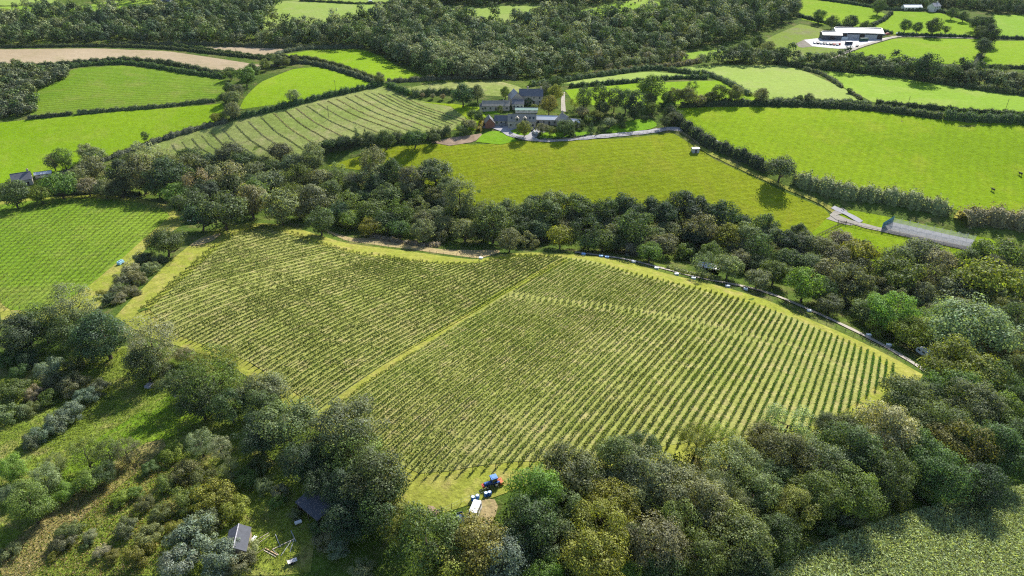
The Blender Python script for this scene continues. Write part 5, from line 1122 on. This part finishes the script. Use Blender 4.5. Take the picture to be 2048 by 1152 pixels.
for nm, (u0, v0, u1, v1), mt, hh in (('side_net', (0,0,1,0), NETM, 2.0), ('end_net', (1,0,1,1), NETM, 2.3), ('end_screen', (0,0,0,1), None, 3.2)):
    V = []; F = []
    for i in range(21):
        p = cg(u0 + (u1-u0)*i/20, v0 + (v1-v0)*i/20); z = float(hgt(*p)[0]) - o0[2]; V += [(p[0]-o0[0], p[1]-o0[1], z), (p[0]-o0[0], p[1]-o0[1], z + hh)]
    for i in range(20): F.append((2*i, 2*i+2, 2*i+3, 2*i+1))
    o = link(nm, np_mesh(nm, V, F), mt or M['matt'], nc)
    if mt is None: ocol(o, (.12, .30, .33))
V = []; F = []
for j, vv in enumerate((.08, .96)):
    for i in range(25):
        p = cg(.01 + .98*i/24, vv); V.append((p[0], p[1], float(hgt(*p)[0]) + .13))
for i in range(24): F.append((i, i+1, 25+i+1, 25+i))
tag(link('court_surface', np_mesh('court_surface', V, F), plain_mat('grey_court', (.27,.275,.28), .9, .2, .6, .1)), kind='structure')
# ------------------------------------------------------------------ telegraph poles
for i, (x, y, h_) in enumerate([(672,186,8),(658,238,8),(1814,216,7),(2010,222,7),(472,106,8)]):
    P, _ = G(x, y); r = empty('telegraph_pole', P); tag(r, 'slim wooden telegraph pole, %s of five counted from the left' % ordinal([3,2,4,5,1][i]), 'pole', 'telegraph poles')
    MB().tube((0,0,-.5), (0,0,h_), .13, .09, 7).build('pole', M['post'], r); MB().box(-.7,.7,-.05,.05,h_-.6,h_-.48).build('crossarm', M['post'], r)
# ------------------------------------------------------------------ cows
def cow_meshes():
    b = MB()
    ring = [(-.95,.95,.20,.22),(-.85,1.05,.32,.38),(-.3,1.02,.36,.46),(.35,1.05,.33,.44),(.7,1.12,.26,.34),(.95,1.22,.16,.20),(1.15,1.30,.14,.17),(1.4,1.12,.12,.13),(1.58,1.0,.09,.09)]
    V = []; F = []; n = 8
    for x, z, ry, rz in ring:
        for i in range(n): a = 6.283*i/n; V.append((x, math.cos(a)*ry, z + math.sin(a)*rz))
    for j in range(len(ring)-1):
        for i in range(n): F.append((j*n+i, (j+1)*n+i, (j+1)*n+(i+1) % n, j*n+(i+1) % n))
    F += [tuple(range(n)), tuple(range((len(ring))*n-1, (len(ring)-1)*n-1, -1))]; b.add(V, F)
    for x in (-.72, .55):
        for y in (-.2, .2):
            b.tube((x, y, .85), (x + (.06 if x < 0 else -.03), y, .45), .13, .075, 6, False); b.tube((x + (.06 if x < 0 else -.03), y, .45), (x, y, 0), .07, .06, 6)
    b.tube((-.95,0,1.1), (-1.08,0,.5), .03, .02, 5); b.tube((1.15,.12,1.4), (1.1,.3,1.42), .05, .02, 5); b.tube((1.15,-.12,1.4), (1.1,-.3,1.42), .05, .02, 5)
    return b.mesh('cow')
cm = cow_meshes(); cm.materials.append(M['matt'])
CW = sorted([(1154,19),(1174,26),(1185,24),(1196,18),(1204,19),(1216,25),(1225,16),(1228,27),(1234,9),(1239,17),(1240,23),(1249,7),(1252,18),(1256,5),(1262,11),(1270,8),(1277,3),(1282,2),(1296,17),(1299,12),(1306,4),(1310,10),(1314,13)])
for i, (x, y) in enumerate(CW):
    P, _ = G(x, y); o = bpy.data.objects.new('cow', cm); COL.objects.link(o); o.location = P.tolist(); o.rotation_euler = (0, 0, rnd.uniform(0, 6.28)); o.scale = (1.15,)*3; ocol(o, (.03,.025,.022))
    tag(o, 'black cow grazing the sloping field above the valley wood, %s from the left' % ordinal(i + 1), 'cow', 'cows on the far slope')
for x, y, n in ((2040,350,'upper'),(1985,382,'lower')):
    P, _ = G(x, y); o = bpy.data.objects.new('cow', cm); COL.objects.link(o); o.location = P.tolist(); o.rotation_euler = (0,0,2); ocol(o, (.05,.04,.03)); tag(o, '%s of two dark cows in the large lush pasture' % n, 'cow', 'cows in the lush pasture')
# ------------------------------------------------------------------ hay windrows
WS = np.array([(345,290),(435,262),(554,226),(652,203),(735,186),(800,190)], float); WE = np.array([(367,308),(510,322),(640,292),(795,266),(892,254),(930,240)], float)
for k in range(24):
    t = k / 23 * 5; i = min(4, int(t)); f = t - i; s = WS[i]*(1-f) + WS[i+1]*f; e = WE[i]*(1-f) + WE[i+1]*f
    m1 = s*.62 + e*.38 + np.array([-2, 4.0]); m2 = s*.3 + e*.7 + np.array([2, 3.0])
    hedge('dark wavy hay windrow across the mown field, %s from the left' % ordinal(k + 1), [tuple(s), tuple(m1), tuple(m2), tuple(e)], 1.0, .24, 't' if k % 2 else 'v', 6, .30, .36, 'windrows in the hay field', 'hay_windrow')
# ------------------------------------------------------------------ maize and long grass
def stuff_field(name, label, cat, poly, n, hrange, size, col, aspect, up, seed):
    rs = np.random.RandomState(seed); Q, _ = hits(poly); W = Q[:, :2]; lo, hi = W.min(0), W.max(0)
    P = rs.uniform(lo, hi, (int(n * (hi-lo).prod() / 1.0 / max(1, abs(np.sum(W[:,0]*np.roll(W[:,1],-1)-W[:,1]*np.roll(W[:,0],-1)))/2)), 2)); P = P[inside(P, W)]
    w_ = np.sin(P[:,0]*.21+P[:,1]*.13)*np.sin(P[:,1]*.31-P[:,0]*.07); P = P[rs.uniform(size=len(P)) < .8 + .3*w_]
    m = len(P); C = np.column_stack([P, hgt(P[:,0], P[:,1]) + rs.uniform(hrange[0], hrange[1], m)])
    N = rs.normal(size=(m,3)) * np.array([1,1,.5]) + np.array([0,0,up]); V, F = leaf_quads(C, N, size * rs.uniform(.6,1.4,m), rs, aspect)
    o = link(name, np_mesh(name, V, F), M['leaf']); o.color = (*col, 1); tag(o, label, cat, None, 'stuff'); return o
stuff_field('maize_crop', 'grey-green maize crop filling the bottom right corner', 'crop', [(1480,1200),(1600,1112),(1720,1062),(1850,1022),(2000,987),(2120,962),(2160,1200)], 120000, (.5,1.9), .60, (.30,.36,.18), .36, .8, 4)
stuff_field('long_grass', 'tussocky long grass of the rough meadow', 'grass', [(0,765),(120,725),(260,695),(330,765),(420,815),(520,905),(630,1000),(610,1152),(0,1152)], 60000, (.05,.40), .38, (.115,.165,.024), .5, .5, 5)
stuff_field('dead_bracken', 'brown dead stems among the rough meadow grass', 'bracken', [(0,1110),(130,1000),(250,920),(420,930),(480,1010),(380,1152),(0,1152)], 14000, (.05,.5), .42, (.24,.185,.085), .5, .4, 6)
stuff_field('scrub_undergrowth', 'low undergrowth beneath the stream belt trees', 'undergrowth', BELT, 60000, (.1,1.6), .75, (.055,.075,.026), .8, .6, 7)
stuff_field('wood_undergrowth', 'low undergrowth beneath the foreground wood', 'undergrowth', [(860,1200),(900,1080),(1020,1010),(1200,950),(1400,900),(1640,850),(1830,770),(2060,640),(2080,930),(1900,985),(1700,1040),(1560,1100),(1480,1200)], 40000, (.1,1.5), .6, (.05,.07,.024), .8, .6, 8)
# ------------------------------------------------------------------ labels of the trees
by = {}
for o, reg, colw, typ, px, R in TREES: by.setdefault((reg, colw, typ), []).append((px, o))
for (reg, colw, typ), L in by.items():
    L.sort(key=lambda e: e[0])
    for i, (px, o) in enumerate(L):
        o['label'] = ('%s %s in %s, %s such from the left' % (colw, typ, reg, ordinal(i + 1))) if len(L) > 1 else '%s %s in %s, the only such one' % (colw, typ, reg)
        o['group'] = {'bush': 'bushes of ', 'shrub': 'shrubs of '}.get(typ, 'trees of ') + reg
# ------------------------------------------------------------------ haze
hz = bpy.data.meshes.new('haze'); hb = MB().box(-4100, 4100, -3100, 5100, -75, 130); me = hb.mesh('haze')
mh, nt, out = new_mat('haze_air'); pv = nt.nodes.new('ShaderNodeVolumePrincipled'); pv.inputs['Color'].default_value = (.80, .88, 1.0, 1); pv.inputs['Density'].default_value = HAZE; pv.inputs['Anisotropy'].default_value = 0.0
nt.links.new(pv.outputs[0], out.inputs['Volume']); ho = link('haze', me, mh); tag(ho, 'thin bluish summer haze over the whole valley', 'haze', None, 'stuff')
# ------------------------------------------------------------------ light, sky, camera
SUN_AZ, SUN_EL = math.radians(27.0), math.radians(38.0)
w = bpy.data.worlds.new('World'); scene.world = w; w.use_nodes = True
nt = w.node_tree; bg = nt.nodes['Background']
sky = nt.nodes.new('ShaderNodeTexSky'); sky.sky_type = 'NISHITA'; sky.sun_disc = False
sky.sun_elevation = SUN_EL; sky.sun_rotation = SUN_AZ; sky.air_density = 1.0; sky.dust_density = 0.6; sky.ozone_density = 1.2
nt.links.new(sky.outputs['Color'], bg.inputs['Color']); bg.inputs['Strength'].default_value = 0.105
sl = bpy.data.lights.new('sun', 'SUN'); sl.energy = 5.0; sl.angle = math.radians(0.53); sl.color = (1.0, 0.955, 0.87)
so = bpy.data.objects.new('sun', sl); COL.objects.link(so)
sd = Vector((math.sin(SUN_AZ) * math.cos(SUN_EL), math.cos(SUN_AZ) * math.cos(SUN_EL), math.sin(SUN_EL)))
so.rotation_euler = sd.to_track_quat('Z', 'Y').to_euler(); so.location = (200, 400, 400)
cd = bpy.data.cameras.new('camera'); cd.lens = 36.0 * FPX / 2048.0; cd.sensor_width = 36.0; cd.clip_start = 1.0; cd.clip_end = 9000
co = bpy.data.objects.new('camera', cd); COL.objects.link(co); co.location = CAM.tolist()
co.rotation_euler = (math.pi / 2 - PITCH, 0, 0); scene.camera = co
vs = scene.view_settings; vs.view_transform = 'Standard'; vs.look = 'None'; vs.gamma = 1.0; vs.exposure = EXPO
scene.render.engine = 'CYCLES'; scene.cycles.max_bounces = 6; scene.cycles.diffuse_bounces = 3; scene.cycles.transmission_bounces = 3; scene.cycles.volume_bounces = 0
scene.cycles.transparent_max_bounces = 6
scene.cycles.use_denoising = False; scene.cycles.pixel_filter_type = 'BLACKMAN_HARRIS'; scene.cycles.filter_width = 1.15
